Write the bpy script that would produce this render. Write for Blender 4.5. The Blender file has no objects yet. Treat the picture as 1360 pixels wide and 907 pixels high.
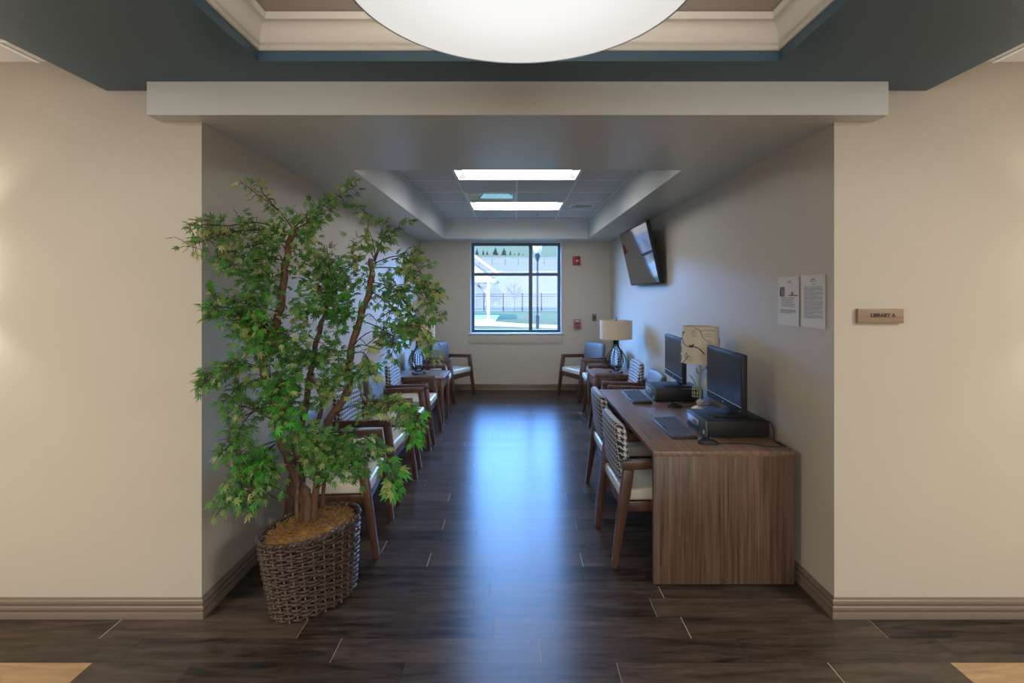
import bpy, bmesh, math, random
from mathutils import Vector, Matrix, noise

random.seed(11)
PI = math.pi
R = math.radians
SC = bpy.context.scene
COL = SC.collection

# ---------------------------------------------------------------- materials
def new_mat(name):
    m = bpy.data.materials.new(name)
    m.use_nodes = True
    nt = m.node_tree
    b = nt.nodes['Principled BSDF']
    return m, nt, b

def nd(nt, typ, **kw):
    n = nt.nodes.new(typ)
    for k, v in kw.items():
        setattr(n, k, v)
    return n

def math_n(nt, op, a, b=None):
    n = nt.nodes.new('ShaderNodeMath'); n.operation = op
    for i, x in enumerate((a, b)):
        if x is None: continue
        if isinstance(x, (int, float)): n.inputs[i].default_value = x
        else: nt.links.new(x, n.inputs[i])
    return n.outputs[0]

def mix_c(nt, fac, a, b):
    n = nt.nodes.new('ShaderNodeMix'); n.data_type = 'RGBA'
    for s, x in ((n.inputs[0], fac), (n.inputs[6], a), (n.inputs[7], b)):
        if isinstance(x, (int, float)): s.default_value = x
        elif isinstance(x, tuple): s.default_value = (*x, 1)
        else: nt.links.new(x, s)
    return n.outputs[2]

def plain(name, col, rough=.5, metal=0, spec=.5, noise_amt=.06, noise_scale=14, bump=0, coat=0):
    m, nt, b = new_mat(name)
    tc = nd(nt, 'ShaderNodeTexCoord')
    nz = nd(nt, 'ShaderNodeTexNoise')
    nz.inputs['Scale'].default_value = noise_scale
    nz.inputs['Detail'].default_value = 3
    nt.links.new(tc.outputs['Object'], nz.inputs['Vector'])
    lo = tuple(max(0, c * (1 - noise_amt)) for c in col)
    hi = tuple(min(1, c * (1 + noise_amt)) for c in col)
    nt.links.new(mix_c(nt, nz.outputs['Fac'], lo, hi), b.inputs['Base Color'])
    b.inputs['Roughness'].default_value = rough
    b.inputs['Metallic'].default_value = metal
    b.inputs['Specular IOR Level'].default_value = spec
    if coat:
        b.inputs['Coat Weight'].default_value = coat
        b.inputs['Coat Roughness'].default_value = .1
    if bump:
        bp = nd(nt, 'ShaderNodeBump'); bp.inputs['Strength'].default_value = bump
        bp.inputs['Distance'].default_value = .004
        nt.links.new(nz.outputs['Fac'], bp.inputs['Height'])
        nt.links.new(bp.outputs[0], b.inputs['Normal'])
    return m

def wood(name, dark, light, axis='z', scale=1.0, rough=.4, stretch=14, spec=.5):
    m, nt, b = new_mat(name)
    tc = nd(nt, 'ShaderNodeTexCoord')
    mp = nd(nt, 'ShaderNodeMapping')
    s = [26 * scale] * 3
    s['xyz'.index(axis)] = 26 * scale / stretch
    mp.inputs['Scale'].default_value = s
    nt.links.new(tc.outputs['Object'], mp.inputs['Vector'])
    nz = nd(nt, 'ShaderNodeTexNoise')
    nz.inputs['Scale'].default_value = 1.6; nz.inputs['Detail'].default_value = 6
    nz.inputs['Roughness'].default_value = .65
    nt.links.new(mp.outputs[0], nz.inputs['Vector'])
    rp = nd(nt, 'ShaderNodeValToRGB')
    rp.color_ramp.elements[0].position = .32; rp.color_ramp.elements[1].position = .7
    rp.color_ramp.elements[0].color = (*dark, 1); rp.color_ramp.elements[1].color = (*light, 1)
    nt.links.new(nz.outputs['Fac'], rp.inputs[0])
    nt.links.new(rp.outputs[0], b.inputs['Base Color'])
    b.inputs['Roughness'].default_value = rough
    b.inputs['Specular IOR Level'].default_value = spec
    return m

def emit(name, col, strength):
    m, nt, b = new_mat(name)
    b.inputs['Base Color'].default_value = (.8, .8, .8, 1)
    b.inputs['Emission Color'].default_value = (*col, 1)
    b.inputs['Emission Strength'].default_value = strength
    return m

def glass_sheet(name, tint=(1, 1, 1), rough=0.0):
    m = bpy.data.materials.new(name); m.use_nodes = True
    nt = m.node_tree; nt.nodes.remove(nt.nodes['Principled BSDF'])
    out = nt.nodes['Material Output']
    tr = nd(nt, 'ShaderNodeBsdfTransparent'); tr.inputs[0].default_value = (*tint, 1)
    gl = nd(nt, 'ShaderNodeBsdfGlossy'); gl.inputs['Roughness'].default_value = rough
    fr = nd(nt, 'ShaderNodeFresnel'); fr.inputs[0].default_value = 1.45
    mx = nd(nt, 'ShaderNodeMixShader')
    nt.links.new(fr.outputs[0], mx.inputs[0]); nt.links.new(tr.outputs[0], mx.inputs[1])
    nt.links.new(gl.outputs[0], mx.inputs[2]); nt.links.new(mx.outputs[0], out.inputs[0])
    return m

def floor_mat(name, dark, light, joint, x_shift=0.0, rough=.36):
    m, nt, b = new_mat(name)
    tc = nd(nt, 'ShaderNodeTexCoord')
    sp = nd(nt, 'ShaderNodeSeparateXYZ'); nt.links.new(tc.outputs['Object'], sp.inputs[0])
    ry = math_n(nt, 'DIVIDE', math_n(nt, 'SUBTRACT', sp.outputs[1], 2.217), .1555)
    row = math_n(nt, 'FLOOR', ry)
    fy = math_n(nt, 'FRACT', ry)
    wn = nd(nt, 'ShaderNodeTexWhiteNoise', noise_dimensions='1D')
    nt.links.new(math_n(nt, 'ADD', row, 37.0), wn.inputs['W'])
    rx = math_n(nt, 'DIVIDE', math_n(nt, 'ADD', sp.outputs[0],
                math_n(nt, 'MULTIPLY', wn.outputs['Value'], .915)), .915)
    idx = math_n(nt, 'FLOOR', rx); fx = math_n(nt, 'FRACT', rx)
    cb = nd(nt, 'ShaderNodeCombineXYZ')
    nt.links.new(row, cb.inputs[0]); nt.links.new(idx, cb.inputs[1])
    wp = nd(nt, 'ShaderNodeTexWhiteNoise', noise_dimensions='3D')
    nt.links.new(cb.outputs[0], wp.inputs['Vector'])
    # grain, shifted for each board
    cb2 = nd(nt, 'ShaderNodeCombineXYZ')
    nt.links.new(math_n(nt, 'MULTIPLY', sp.outputs[0], 2.2), cb2.inputs[0])
    nt.links.new(math_n(nt, 'MULTIPLY', sp.outputs[1], 16), cb2.inputs[1])
    nt.links.new(math_n(nt, 'MULTIPLY', wp.outputs['Value'], 40), cb2.inputs[2])
    nz = nd(nt, 'ShaderNodeTexNoise'); nz.inputs['Scale'].default_value = 1.5
    nz.inputs['Detail'].default_value = 7; nz.inputs['Roughness'].default_value = .62
    nz.inputs['Distortion'].default_value = .7
    nt.links.new(cb2.outputs[0], nz.inputs['Vector'])
    g = math_n(nt, 'ADD', math_n(nt, 'MULTIPLY', nz.outputs['Fac'], 1.75),
               math_n(nt, 'SUBTRACT', math_n(nt, 'MULTIPLY', wp.outputs['Value'], .45), .66))
    gc = nd(nt, 'ShaderNodeClamp'); nt.links.new(g, gc.inputs[0])
    col = mix_c(nt, gc.outputs[0], dark, light)
    # end joints carry a painted glint; long seams are fine dark lines
    jx = math_n(nt, 'LESS_THAN', math_n(nt, 'MINIMUM', fx, math_n(nt, 'SUBTRACT', 1.0, fx)), .0014)
    jy = math_n(nt, 'LESS_THAN', math_n(nt, 'MINIMUM', fy, math_n(nt, 'SUBTRACT', 1.0, fy)), .009)
    col = mix_c(nt, math_n(nt, 'MULTIPLY', jy, .6), col, tuple(c * .4 for c in dark))
    # a little over half of the end joints get it, pale on walnut
    op = math_n(nt, 'GREATER_THAN', wp.outputs['Value'], .42)
    col = mix_c(nt, math_n(nt, 'MULTIPLY', jx, op), col, joint)
    nt.links.new(col, b.inputs['Base Color'])
    b.inputs['Roughness'].default_value = rough
    r = math_n(nt, 'ADD', math_n(nt, 'MULTIPLY', nz.outputs['Fac'], .08), rough - .04)
    r = math_n(nt, 'MAXIMUM', r, math_n(nt, 'MULTIPLY', jx, .8))
    nt.links.new(r, b.inputs['Roughness'])
    b.inputs['Specular IOR Level'].default_value = .33
    # fine grain along the boards smears reflections across them
    b.inputs['Anisotropic'].default_value = .8
    tg = nd(nt, 'ShaderNodeCombineXYZ'); tg.inputs[1].default_value = 1
    nt.links.new(tg.outputs[0], b.inputs['Tangent'])
    bp = nd(nt, 'ShaderNodeBump'); bp.inputs['Strength'].default_value = .03
    bp.inputs['Distance'].default_value = .001
    h = math_n(nt, 'SUBTRACT', nz.outputs['Fac'], math_n(nt, 'MULTIPLY', jy, .8))
    nt.links.new(h, bp.inputs['Height']); nt.links.new(bp.outputs[0], b.inputs['Normal'])
    return m

def houndstooth(name, pitch=.0043, dark=(.012, .013, .018), light=(.47, .475, .48)):
    m, nt, b = new_mat(name)
    tc = nd(nt, 'ShaderNodeTexCoord')
    sp = nd(nt, 'ShaderNodeSeparateXYZ'); nt.links.new(tc.outputs['Object'], sp.inputs[0])
    u = math_n(nt, 'ADD', math_n(nt, 'ADD', sp.outputs[1], sp.outputs[0]), 10.0)
    v = math_n(nt, 'ADD', math_n(nt, 'ADD', sp.outputs[2], math_n(nt, 'MULTIPLY', sp.outputs[0], .3)), 10.0)
    iu = math_n(nt, 'FLOOR', math_n(nt, 'DIVIDE', u, pitch))
    iv = math_n(nt, 'FLOOR', math_n(nt, 'DIVIDE', v, pitch))
    wu = math_n(nt, 'LESS_THAN', math_n(nt, 'MODULO', iu, 8.0), 4.0)
    wv = math_n(nt, 'LESS_THAN', math_n(nt, 'MODULO', iv, 8.0), 4.0)
    tw = math_n(nt, 'LESS_THAN', math_n(nt, 'MODULO', math_n(nt, 'ADD', iu, iv), 4.0), 2.0)
    fac = math_n(nt, 'ADD', math_n(nt, 'MULTIPLY', tw, wu),
                 math_n(nt, 'MULTIPLY', math_n(nt, 'SUBTRACT', 1.0, tw), wv))
    nt.links.new(mix_c(nt, fac, light, dark), b.inputs['Base Color'])
    b.inputs['Roughness'].default_value = .75
    b.inputs['Sheen Weight'].default_value = 0
    return m

def leaf_mat(name, col):
    m, nt, b = new_mat(name)
    tc = nd(nt, 'ShaderNodeTexCoord')
    nz = nd(nt, 'ShaderNodeTexNoise'); nz.inputs['Scale'].default_value = 9
    nt.links.new(tc.outputs['Object'], nz.inputs['Vector'])
    c = mix_c(nt, nz.outputs['Fac'], tuple(x * .6 for x in col), tuple(x * 1.4 for x in col))
    nt.links.new(c, b.inputs['Base Color'])
    b.inputs['Roughness'].default_value = .45
    b.inputs['Specular IOR Level'].default_value = .35
    tl = nd(nt, 'ShaderNodeBsdfTranslucent'); nt.links.new(c, tl.inputs[0])
    mx = nd(nt, 'ShaderNodeMixShader'); mx.inputs[0].default_value = .3
    nt.links.new(b.outputs[0], mx.inputs[1]); nt.links.new(tl.outputs[0], mx.inputs[2])
    nt.links.new(mx.outputs[0], nt.nodes['Material Output'].inputs[0])
    return m

def tile_mat(name):
    m, nt, b = new_mat(name)
    tc = nd(nt, 'ShaderNodeTexCoord')
    nz = nd(nt, 'ShaderNodeTexNoise'); nz.inputs['Scale'].default_value = 170
    nz.inputs['Detail'].default_value = 3
    nt.links.new(tc.outputs['Object'], nz.inputs['Vector'])
    nt.links.new(mix_c(nt, nz.outputs['Fac'], (.52, .52, .51), (.64, .64, .63)), b.inputs['Base Color'])
    b.inputs['Roughness'].default_value = .9
    return m

def terrain_mat(name, a, bcol, scale):
    m, nt, b = new_mat(name)
    tc = nd(nt, 'ShaderNodeTexCoord')
    nz = nd(nt, 'ShaderNodeTexNoise'); nz.inputs['Scale'].default_value = scale
    nz.inputs['Detail'].default_value = 6; nz.inputs['Roughness'].default_value = .7
    nt.links.new(tc.outputs['Object'], nz.inputs['Vector'])
    nt.links.new(mix_c(nt, nz.outputs['Fac'], a, bcol), b.inputs['Base Color'])
    b.inputs['Roughness'].default_value = 1; b.inputs['Specular IOR Level'].default_value = 0
    return m

M = {}
M['wall'] = plain('warm_beige_wall_paint', (.495, .449, .376), .45, spec=.35, noise_amt=.015, noise_scale=3)
M['soffit'] = plain('pale_grey_satin_paint', (.57, .585, .57), .3, spec=.5, noise_amt=.015, noise_scale=3)
M['blue'] = plain('slate_blue_ceiling_paint', (.052, .105, .15), .42, spec=.4, noise_amt=.03, noise_scale=3)
M['crown'] = plain('cream_crown_moulding_paint', (.62, .585, .53), .4, noise_amt=.01)
M['tray'] = plain('warm_grey_tray_ceiling', (.40, .35, .31), .7, noise_amt=.02)
M['base'] = plain('brown_baseboard_vinyl', (.175, .135, .10), .38, noise_amt=.05)
M['tile'] = tile_mat('acoustic_ceiling_tile')
M['grid'] = plain('white_grid_metal', (.80, .81, .81), .4, noise_amt=.01)
M['floor'] = floor_mat('dark_walnut_plank_floor', (.006, .004, .003), (.115, .08, .058), (.55, .52, .48))  # last colour is the light glint painted onto end joints
M['tan'] = floor_mat('honey_oak_plank_floor', (.26, .15, .07), (.5, .33, .17), (.12, .07, .04))
M['chair'] = wood('walnut_chair_wood', (.052, .021, .012), (.145, .066, .038), 'z', .8, .35)
M['table'] = wood('walnut_table_wood', (.09, .042, .026), (.21, .105, .066), 'y', .8, .33)
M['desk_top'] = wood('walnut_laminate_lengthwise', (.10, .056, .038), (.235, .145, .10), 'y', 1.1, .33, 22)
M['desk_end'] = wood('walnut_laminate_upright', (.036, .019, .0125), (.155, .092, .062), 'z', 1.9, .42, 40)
M['cream'] = plain('cream_vinyl', (.60, .555, .45), .38, noise_amt=.03, noise_scale=30)
M['hound'] = houndstooth('black_white_houndstooth')
M['greyfab'] = plain('slate_grey_upholstery', (.13, .125, .135), .6, noise_amt=.15, noise_scale=220)
M['black'] = plain('black_plastic', (.011, .0115, .013), .5, spec=.3, noise_amt=.1)
M['blackgloss'] = plain('black_gloss_metal', (.01, .01, .012), .22, noise_amt=.05)
M['screen'] = plain('dark_matte_screen', (.012, .014, .018), .28, noise_amt=.02)
M['tvscreen'] = plain('dark_glossy_screen', (.02, .02, .022), .06, noise_amt=.02, spec=1.0)
M['steel'] = plain('brushed_metal', (.5, .5, .5), .35, metal=1, noise_amt=.05)
M['plate'] = plain('dull_metal_plate', (.16, .15, .13), .45, noise_amt=.05)
M['clearish'] = plain('pale_glass_ball', (.45, .45, .43), .08, spec=1.0, noise_amt=.02)
M['inkleaf'] = plain('printed_soft_grey', (.20, .18, .15), .8, noise_amt=.1)
M['silver'] = plain('silver_strip', (.55, .58, .62), .3, metal=.6, noise_amt=.02)
M['key'] = plain('charcoal_key_plastic', (.05, .052, .058), .6, noise_amt=.05)
M['pcfront'] = plain('dark_blue_grey_panel', (.05, .065, .085), .35, noise_amt=.05)
M['paper'] = plain('white_paper', (.62, .62, .62), .8, noise_amt=.02)
M['ink'] = plain('printed_grey_ink', (.17, .17, .18), .8, noise_amt=.1)
M['inkdark'] = plain('printed_black_ink', (.04, .04, .045), .8, noise_amt=.1)
M['inkpink'] = plain('printed_dull_pink', (.27, .17, .17), .8, noise_amt=.2, noise_scale=200)
M['white'] = plain('white_plastic', (.75, .75, .75), .4, noise_amt=.01)
M['sign'] = wood('light_oak_sign_face', (.21, .14, .085), (.32, .225, .145), 'x', 1.5, .5)
M['signdark'] = plain('dark_brown_lettering', (.02, .013, .008), .6, noise_amt=.05)
M['red'] = plain('fire_alarm_red', (.30, .012, .016), .35, noise_amt=.03)
M['redpale'] = plain('faded_red_plastic', (.38, .13, .12), .4, noise_amt=.05)
M['shade'] = plain('beige_linen_shade', (.60, .50, .38), .85, noise_amt=.08, noise_scale=180)
M['shade2'] = plain('cream_printed_shade', (.60, .53, .42), .85, noise_amt=.05, noise_scale=120)
M['acrylic'] = glass_sheet('clear_acrylic', (.93, .95, .97))
M['green'] = plain('pale_green_painted_metal', (.30, .32, .19), .5, noise_amt=.15, noise_scale=40)
M['ivory'] = plain('ivory_ceramic', (.62, .58, .48), .35, noise_amt=.04)
M['frame'] = plain('dark_bronze_window_frame', (.045, .07, .095), .4, noise_amt=.05)
M['glass'] = glass_sheet('window_glass', (.98, .99, 1.0))
M['jamb'] = plain('pale_window_jamb_paint', (.62, .64, .64), .35, noise_amt=.01)
M['lens'] = emit('fluorescent_lens', (1.0, .985, .95), 12.0)
M['reflector'] = plain('white_fixture_enamel', (.8, .8, .78), .3, noise_amt=.01)
M['mirror'] = plain('pale_green_metal_deflector', (.72, .82, .80), .08, metal=1, noise_amt=.03)
M['speaker'] = plain('grey_speaker_grille', (.33, .33, .33), .6, noise_amt=.3, noise_scale=300)
M['bark'] = plain('rough_brown_bark', (.145, .075, .042), .8, noise_amt=.55, noise_scale=38, bump=1.0)
M['twig'] = plain('dark_brown_twig', (.05, .035, .022), .8, noise_amt=.3)
M['wicker'] = plain('brown_wicker', (.056, .033, .024), .5, noise_amt=.65, noise_scale=30)
M['wickerlight'] = plain('pale_brown_wicker', (.20, .14, .10), .5, noise_amt=.3, noise_scale=40)
M['liner'] = plain('dark_basket_liner', (.015, .011, .009), .9, noise_amt=.2)
M['moss'] = plain('golden_brown_moss', (.32, .175, .06), .95, noise_amt=.5, noise_scale=70, bump=.6)
LEAF = [leaf_mat('leaf_deep_green', (.062, .17, .038)), leaf_mat('leaf_mid_green', (.105, .26, .05)),
        leaf_mat('leaf_olive_green', (.23, .31, .085)), leaf_mat('leaf_yellow_green', (.38, .42, .16)),
        leaf_mat('leaf_bright_green', (.06, .34, .035))]

# ---------------------------------------------------------------- mesh building
class MB:
    def __init__(s): s.v = []; s.f = []; s.m = []
    def add(s, vs, fs, mi=0):
        o = len(s.v); s.v += [tuple(x) for x in vs]
        for f in fs: s.f.append([o + i for i in f]); s.m.append(mi)
        return s
    def box(s, x0, x1, y0, y1, z0, z1, mi=0):
        v = [(x, y, z) for z in (z0, z1) for y in (y0, y1) for x in (x0, x1)]
        return s.add(v, [(0, 2, 3, 1), (4, 5, 7, 6), (0, 1, 5, 4), (2, 6, 7, 3), (0, 4, 6, 2), (1, 3, 7, 5)], mi)
    def prism(s, poly, axis, a, b, mi=0):
        """poly: points in the two other axes (in xyz order) extruded along axis from a to b"""
        def P(p, t):
            q = list(p); q.insert('xyz'.index(axis), t); return q
        n = len(poly)
        v = [P(p, a) for p in poly] + [P(p, b) for p in poly]
        f = [tuple(range(n)), tuple(range(2 * n - 1, n - 1, -1))]
        f += [(i, (i + 1) % n, n + (i + 1) % n, n + i) for i in range(n)]
        return s.add(v, f, mi)
    def hexa(s, bot, top, mi=0):
        v = list(bot) + list(top)
        return s.add(v, [(3, 2, 1, 0), (4, 5, 6, 7), (0, 1, 5, 4), (1, 2, 6, 5), (2, 3, 7, 6), (3, 0, 4, 7)], mi)
    def tube(s, path, r, n=8, closed=False, mi=0):
        path = [Vector(p) for p in path]; k = len(path)
        rs = r if isinstance(r, (list, tuple)) else [r] * k
        vs = []; up = None
        for i, p in enumerate(path):
            if closed: t = path[(i + 1) % k] - path[i - 1]
            else: t = path[min(i + 1, k - 1)] - path[max(i - 1, 0)]
            if t.length < 1e-9: t = Vector((0, 0, 1))
            t.normalize()
            if up is None:
                up = Vector((0, 0, 1)) if abs(t.z) < .9 else Vector((1, 0, 0))
            a = up - t * up.dot(t)
            if a.length < 1e-6: a = t.orthogonal()
            a.normalize(); up = a
            b = t.cross(a)
            for j in range(n):
                w = 2 * PI * j / n
                vs.append(p + (a * math.cos(w) + b * math.sin(w)) * rs[i])
        fs = []
        for i in range(k if closed else k - 1):
            i2 = (i + 1) % k
            for j in range(n):
                j2 = (j + 1) % n
                fs.append((i * n + j, i * n + j2, i2 * n + j2, i2 * n + j))
        if not closed:
            fs.append(tuple(range(n - 1, -1, -1))); fs.append(tuple((k - 1) * n + j for j in range(n)))
        return s.add(vs, fs, mi)
    def lathe(s, prof, n=32, c=(0, 0, 0), mi=0, closed=False):
        vs = []; k = len(prof)
        for (r, z) in prof:
            r = max(r, 1e-5)
            for j in range(n):
                w = 2 * PI * j / n
                vs.append((c[0] + r * math.cos(w), c[1] + r * math.sin(w), c[2] + z))
        fs = []
        for i in range(k if closed else k - 1):
            i2 = (i + 1) % k
            for j in range(n):
                j2 = (j + 1) % n
                fs.append((i * n + j, i * n + j2, i2 * n + j2, i2 * n + j))
        if not closed:
            fs.append(tuple(range(n - 1, -1, -1))); fs.append(tuple((k - 1) * n + j for j in range(n)))
        return s.add(vs, fs, mi)
    def build(s, name, mats, parent=None, bevel=0, seg=2, smooth=False, loc=None, recalc=True, sharp=38):
        bm = bmesh.new()
        vv = [bm.verts.new(p) for p in s.v]
        for f, mi in zip(s.f, s.m):
            try:
                fc = bm.faces.new([vv[i] for i in f]); fc.material_index = mi
            except ValueError:
                pass
        if recalc: bmesh.ops.recalc_face_normals(bm, faces=bm.faces[:])
        if bevel:
            es = [e for e in bm.edges if len(e.link_faces) == 2 and e.calc_face_angle(0) > R(25)]
            bmesh.ops.bevel(bm, geom=es, offset=bevel, segments=seg, profile=.5, affect='EDGES', clamp_overlap=True)
        me = bpy.data.meshes.new(name); bm.to_mesh(me); bm.free()
        if not isinstance(mats, (list, tuple)): mats = [mats]
        for m in mats: me.materials.append(m)
        if smooth or bevel:
            me.polygons.foreach_set('use_smooth', [True] * len(me.polygons))
            me.set_sharp_from_angle(angle=R(sharp))
        o = bpy.data.objects.new(name, me); COL.objects.link(o)
        if parent: o.parent = parent
        if loc: o.location = loc
        return o

def tag(o, label=None, cat=None, group=None, kind=None):
    if label: o['label'] = label
    if cat: o['category'] = cat
    if group: o['group'] = group
    if kind: o['kind'] = kind
    return o

def thing(name, label, cat, loc=(0, 0, 0), rz=0, group=None, kind=None):
    o = bpy.data.objects.new(name, None); COL.objects.link(o)
    o.location = loc; o.rotation_euler = (0, 0, rz); o.empty_display_size = .1
    return tag(o, label, cat, group, kind)

def struct(name, mb, mats, parent=None, **kw):
    o = mb.build(name, mats, parent, **kw)
    if not parent: o['kind'] = 'structure'
    return o

def dup(root, loc, rz, label, group=None):
    r = root.copy(); COL.objects.link(r); r.location = loc; r.rotation_euler = (0, 0, rz)
    r['label'] = label
    if group: r['group'] = group
    for ch in list(root.children):
        c = ch.copy(); COL.objects.link(c); c.parent = r
        for g in list(ch.children):
            d = g.copy(); COL.objects.link(d); d.parent = c
    return r

def smooth_path(pts, n=6):
    """Catmull-Rom through pts"""
    P = [Vector(p) for p in pts]
    if len(P) < 3:
        return [P[0].lerp(P[-1], i / n) for i in range(n + 1)]
    out = []
    for i in range(len(P) - 1):
        p0 = P[max(i - 1, 0)]; p1 = P[i]; p2 = P[i + 1]; p3 = P[min(i + 2, len(P) - 1)]
        for k in range(n):
            t = k / n
            out.append(.5 * ((2 * p1) + (p2 - p0) * t + (2 * p0 - 5 * p1 + 4 * p2 - p3) * t * t
                             + (3 * p1 - p0 - 3 * p2 + p3) * t ** 3))
    out.append(P[-1])
    return out

# ---------------------------------------------------------------- the room's measures (metres)
EYE = 1.604
WY = 2.525            # front wall plane (hall side) with the opening
FY = 8.39             # window wall
LX, RX = -1.545, 1.574
SOF = 2.44            # library soffit
CEI = 2.74            # tile ceilings
BLU = 2.597           # blue hall soffit
BXL, BXR = -2.013, 2.027
TXL, TXR, TYF, TYB = -1.104, 1.137, 2.202, -.04
WX0, WX1, WZ0, WZ1 = -.735, .765, .925, 2.432   # window opening

# ---- floor
fl = MB()
fl.box(-1.83, 1.884, -4.5, 2.217, -.03, 0).box(-5, 5, 2.217, FY + .2, -.03, 0)
struct('floor', fl, M['floor'])
struct('floor_inlay_left', MB().box(-5, -1.83, -4.5, 2.217, -.03, 0), M['tan'])
struct('floor_inlay_right', MB().box(1.884, 5, -4.5, 2.217, -.03, 0), M['tan'])

# ---- walls
struct('wall_front_left', MB().box(-5, LX, WY, WY + .1, 0, 2.95), M['wall'])
struct('wall_front_right', MB().box(RX, 5, WY, WY + .1, 0, 2.95), M['wall'])
struct('wall_left', MB().box(LX - .15, LX, WY + .1, FY, 0, 2.95), M['wall'])
struct('wall_right', MB().box(RX, RX + .15, WY + .1, FY, 0, 2.95), M['wall'])
w = MB()
w.box(LX - .15, WX0, FY, FY + .2, 0, 2.95).box(WX1, RX + .15, FY, FY + .2, 0, 2.95)
w.box(WX0, WX1, FY, FY + .2, 0, WZ0).box(WX0, WX1, FY, FY + .2, WZ1, 2.95)
struct('wall_back', w, M['wall'])
struct('wall_hall_left', MB().box(-5.1, -5, -4.5, WY + .1, 0, 2.95), M['wall'])
struct('wall_hall_right', MB().box(5, 5.1, -4.5, WY + .1, 0, 2.95), M['wall'])
struct('wall_hall_rear', MB().box(-5.1, 5.1, -4.6, -4.5, 0, 2.95), M['wall'])

# ---- beam over the opening, continuing as the library soffit
BY = 2.415
BX0, BX1 = -1.737, 1.7615
AX0, AX1, AY0, AY1 = -1.105, 1.142, 3.509, 8.0
s = MB()
s.box(BX0, BX1, BY, WY, SOF, BLU + .002)
s.box(LX, RX, WY, AY0, SOF, 2.72)
s.box(LX, AX0, AY0, AY1, SOF, 2.76).box(AX1, RX, AY0, AY1, SOF, 2.76)
s.box(LX, RX, AY1, FY, SOF, 2.76)
struct('ceiling_soffit', s, M['soffit'])
# wall above the opening on the hall side
struct('wall_over_opening', MB().box(LX, RX, WY, WY + .1, 2.722, 2.95), M['wall'])

# ---- tiled ceiling of the library, cell by cell, leaving the fixture bays open
GX = [AX0, -.585, .02, .625, AX1]
GY = [AY0, 3.95, 4.56, 5.17, 5.80, 6.42, 7.06, 7.70, AY1]
open_cells = {(1, 2), (2, 2), (1, 4), (1, 5), (2, 5)}
t = MB()
for i in range(4):
    for j in range(8):
        if (i, j) in open_cells: continue
        t.box(GX[i], GX[i + 1], GY[j], GY[j + 1], CEI, CEI + .015)
struct('ceiling', t, M['tile'])
g = MB()
for j in range(1, 8): g.box(AX0, AX1, GY[j] - .009, GY[j] + .009, CEI - .006, CEI + .003)
for x, cuts in ((GX[1], []), (GX[3], []), (GX[2], [2, 5])):
    for j in range(8):
        if j in cuts: continue
        g.box(x - .009, x + .009, GY[j] + .009, GY[j + 1] - .009, CEI - .006, CEI + .003)
for x in (AX0 + .009, AX1 - .009): g.box(x - .009, x + .009, AY0, AY1, CEI - .007, CEI)
g.box(AX0, AX1, AY1 - .018, AY1, CEI - .007, CEI)
struct('ceiling_grid', g, M['grid'])
struct('ceiling_deck', MB().box(AX0 - .1, AX1 + .1, AY0 - .1, AY1 + .1, 2.93, 2.96), M['soffit'])

# ---- hall ceilings: blue soffit with a tray, white tiles to either side
b = MB()
b.box(BXL, TXL, TYB, WY, BLU, 2.78).box(TXR, BXR, TYB, WY, BLU, 2.78)
b.box(TXL, TXR, TYF, WY, BLU, 2.78).box(BXL, BXR, -1.4, TYB, BLU, 2.78)
struct('ceiling_blue_soffit', b, M['blue'])
struct('ceiling_tray', MB().box(TXL - .05, TXR + .05, TYB - .05, TYF + .05, 2.785, 2.82), M['tray'])
# crown moulding round the tray
prof = [(0, 2.641), (-.004, 2.641), (-.008, 2.648), (-.007, 2.662), (-.012, 2.667), (-.014, 2.674), (-.010, 2.679)]
prof = [(.0, 2.641), (.006, 2.641), (.010, 2.646), (.008, 2.660), (.012, 2.664), (.017, 2.669), (.017, 2.674), (.011, 2.678)]
for k in range(9):
    a = k / 8 * PI / 2
    prof.append((.013 + .040 * (1 - math.cos(a)), 2.682 + .064 * math.sin(a)))
prof += [(.060, 2.748), (.060, 2.778), (.050, 2.784), (0, 2.786)]
c = MB(); n = len(prof); vs = []
for (d, z) in prof:
    vs += [(TXL + d, TYB + d, z), (TXR - d, TYB + d, z), (TXR - d, TYF - d, z), (TXL + d, TYF - d, z)]
fs = [(i * 4 + k, i * 4 + (k + 1) % 4, (i + 1) * 4 + (k + 1) % 4, (i + 1) * 4 + k) for i in range(n - 1) for k in range(4)]
fs += [((n - 1) * 4 + k, (n - 1) * 4 + (k + 1) % 4, (k + 1) % 4, k) for k in range(4)]
c.add(vs, fs)
struct('trim_crown', c, M['crown'], smooth=True, sharp=25)
for nm, x0, x1, gx in (('left', -5, BXL, [-2.35, -2.96, -3.57, -4.18]), ('right', BXR, 5, [2.36, 2.97, 3.58, 4.19])):
    struct('ceiling_hall_' + nm, MB().box(x0, x1, -4.5, WY, CEI, CEI + .02), M['tile'])
    g = MB()
    for x in gx: g.box(x - .012, x + .012, -4.5, WY, CEI - .005, CEI)
    for k in range(11): g.box(x0, x1, 2.31 - .61 * k - .012, 2.31 - .61 * k + .012, CEI - .0045, CEI)
    struct('ceiling_grid_' + nm, g, M['grid'])
struct('ceiling_hall_rear', MB().box(BXL, BXR, -4.5, -1.4, CEI, CEI + .02), M['tile'])

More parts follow.
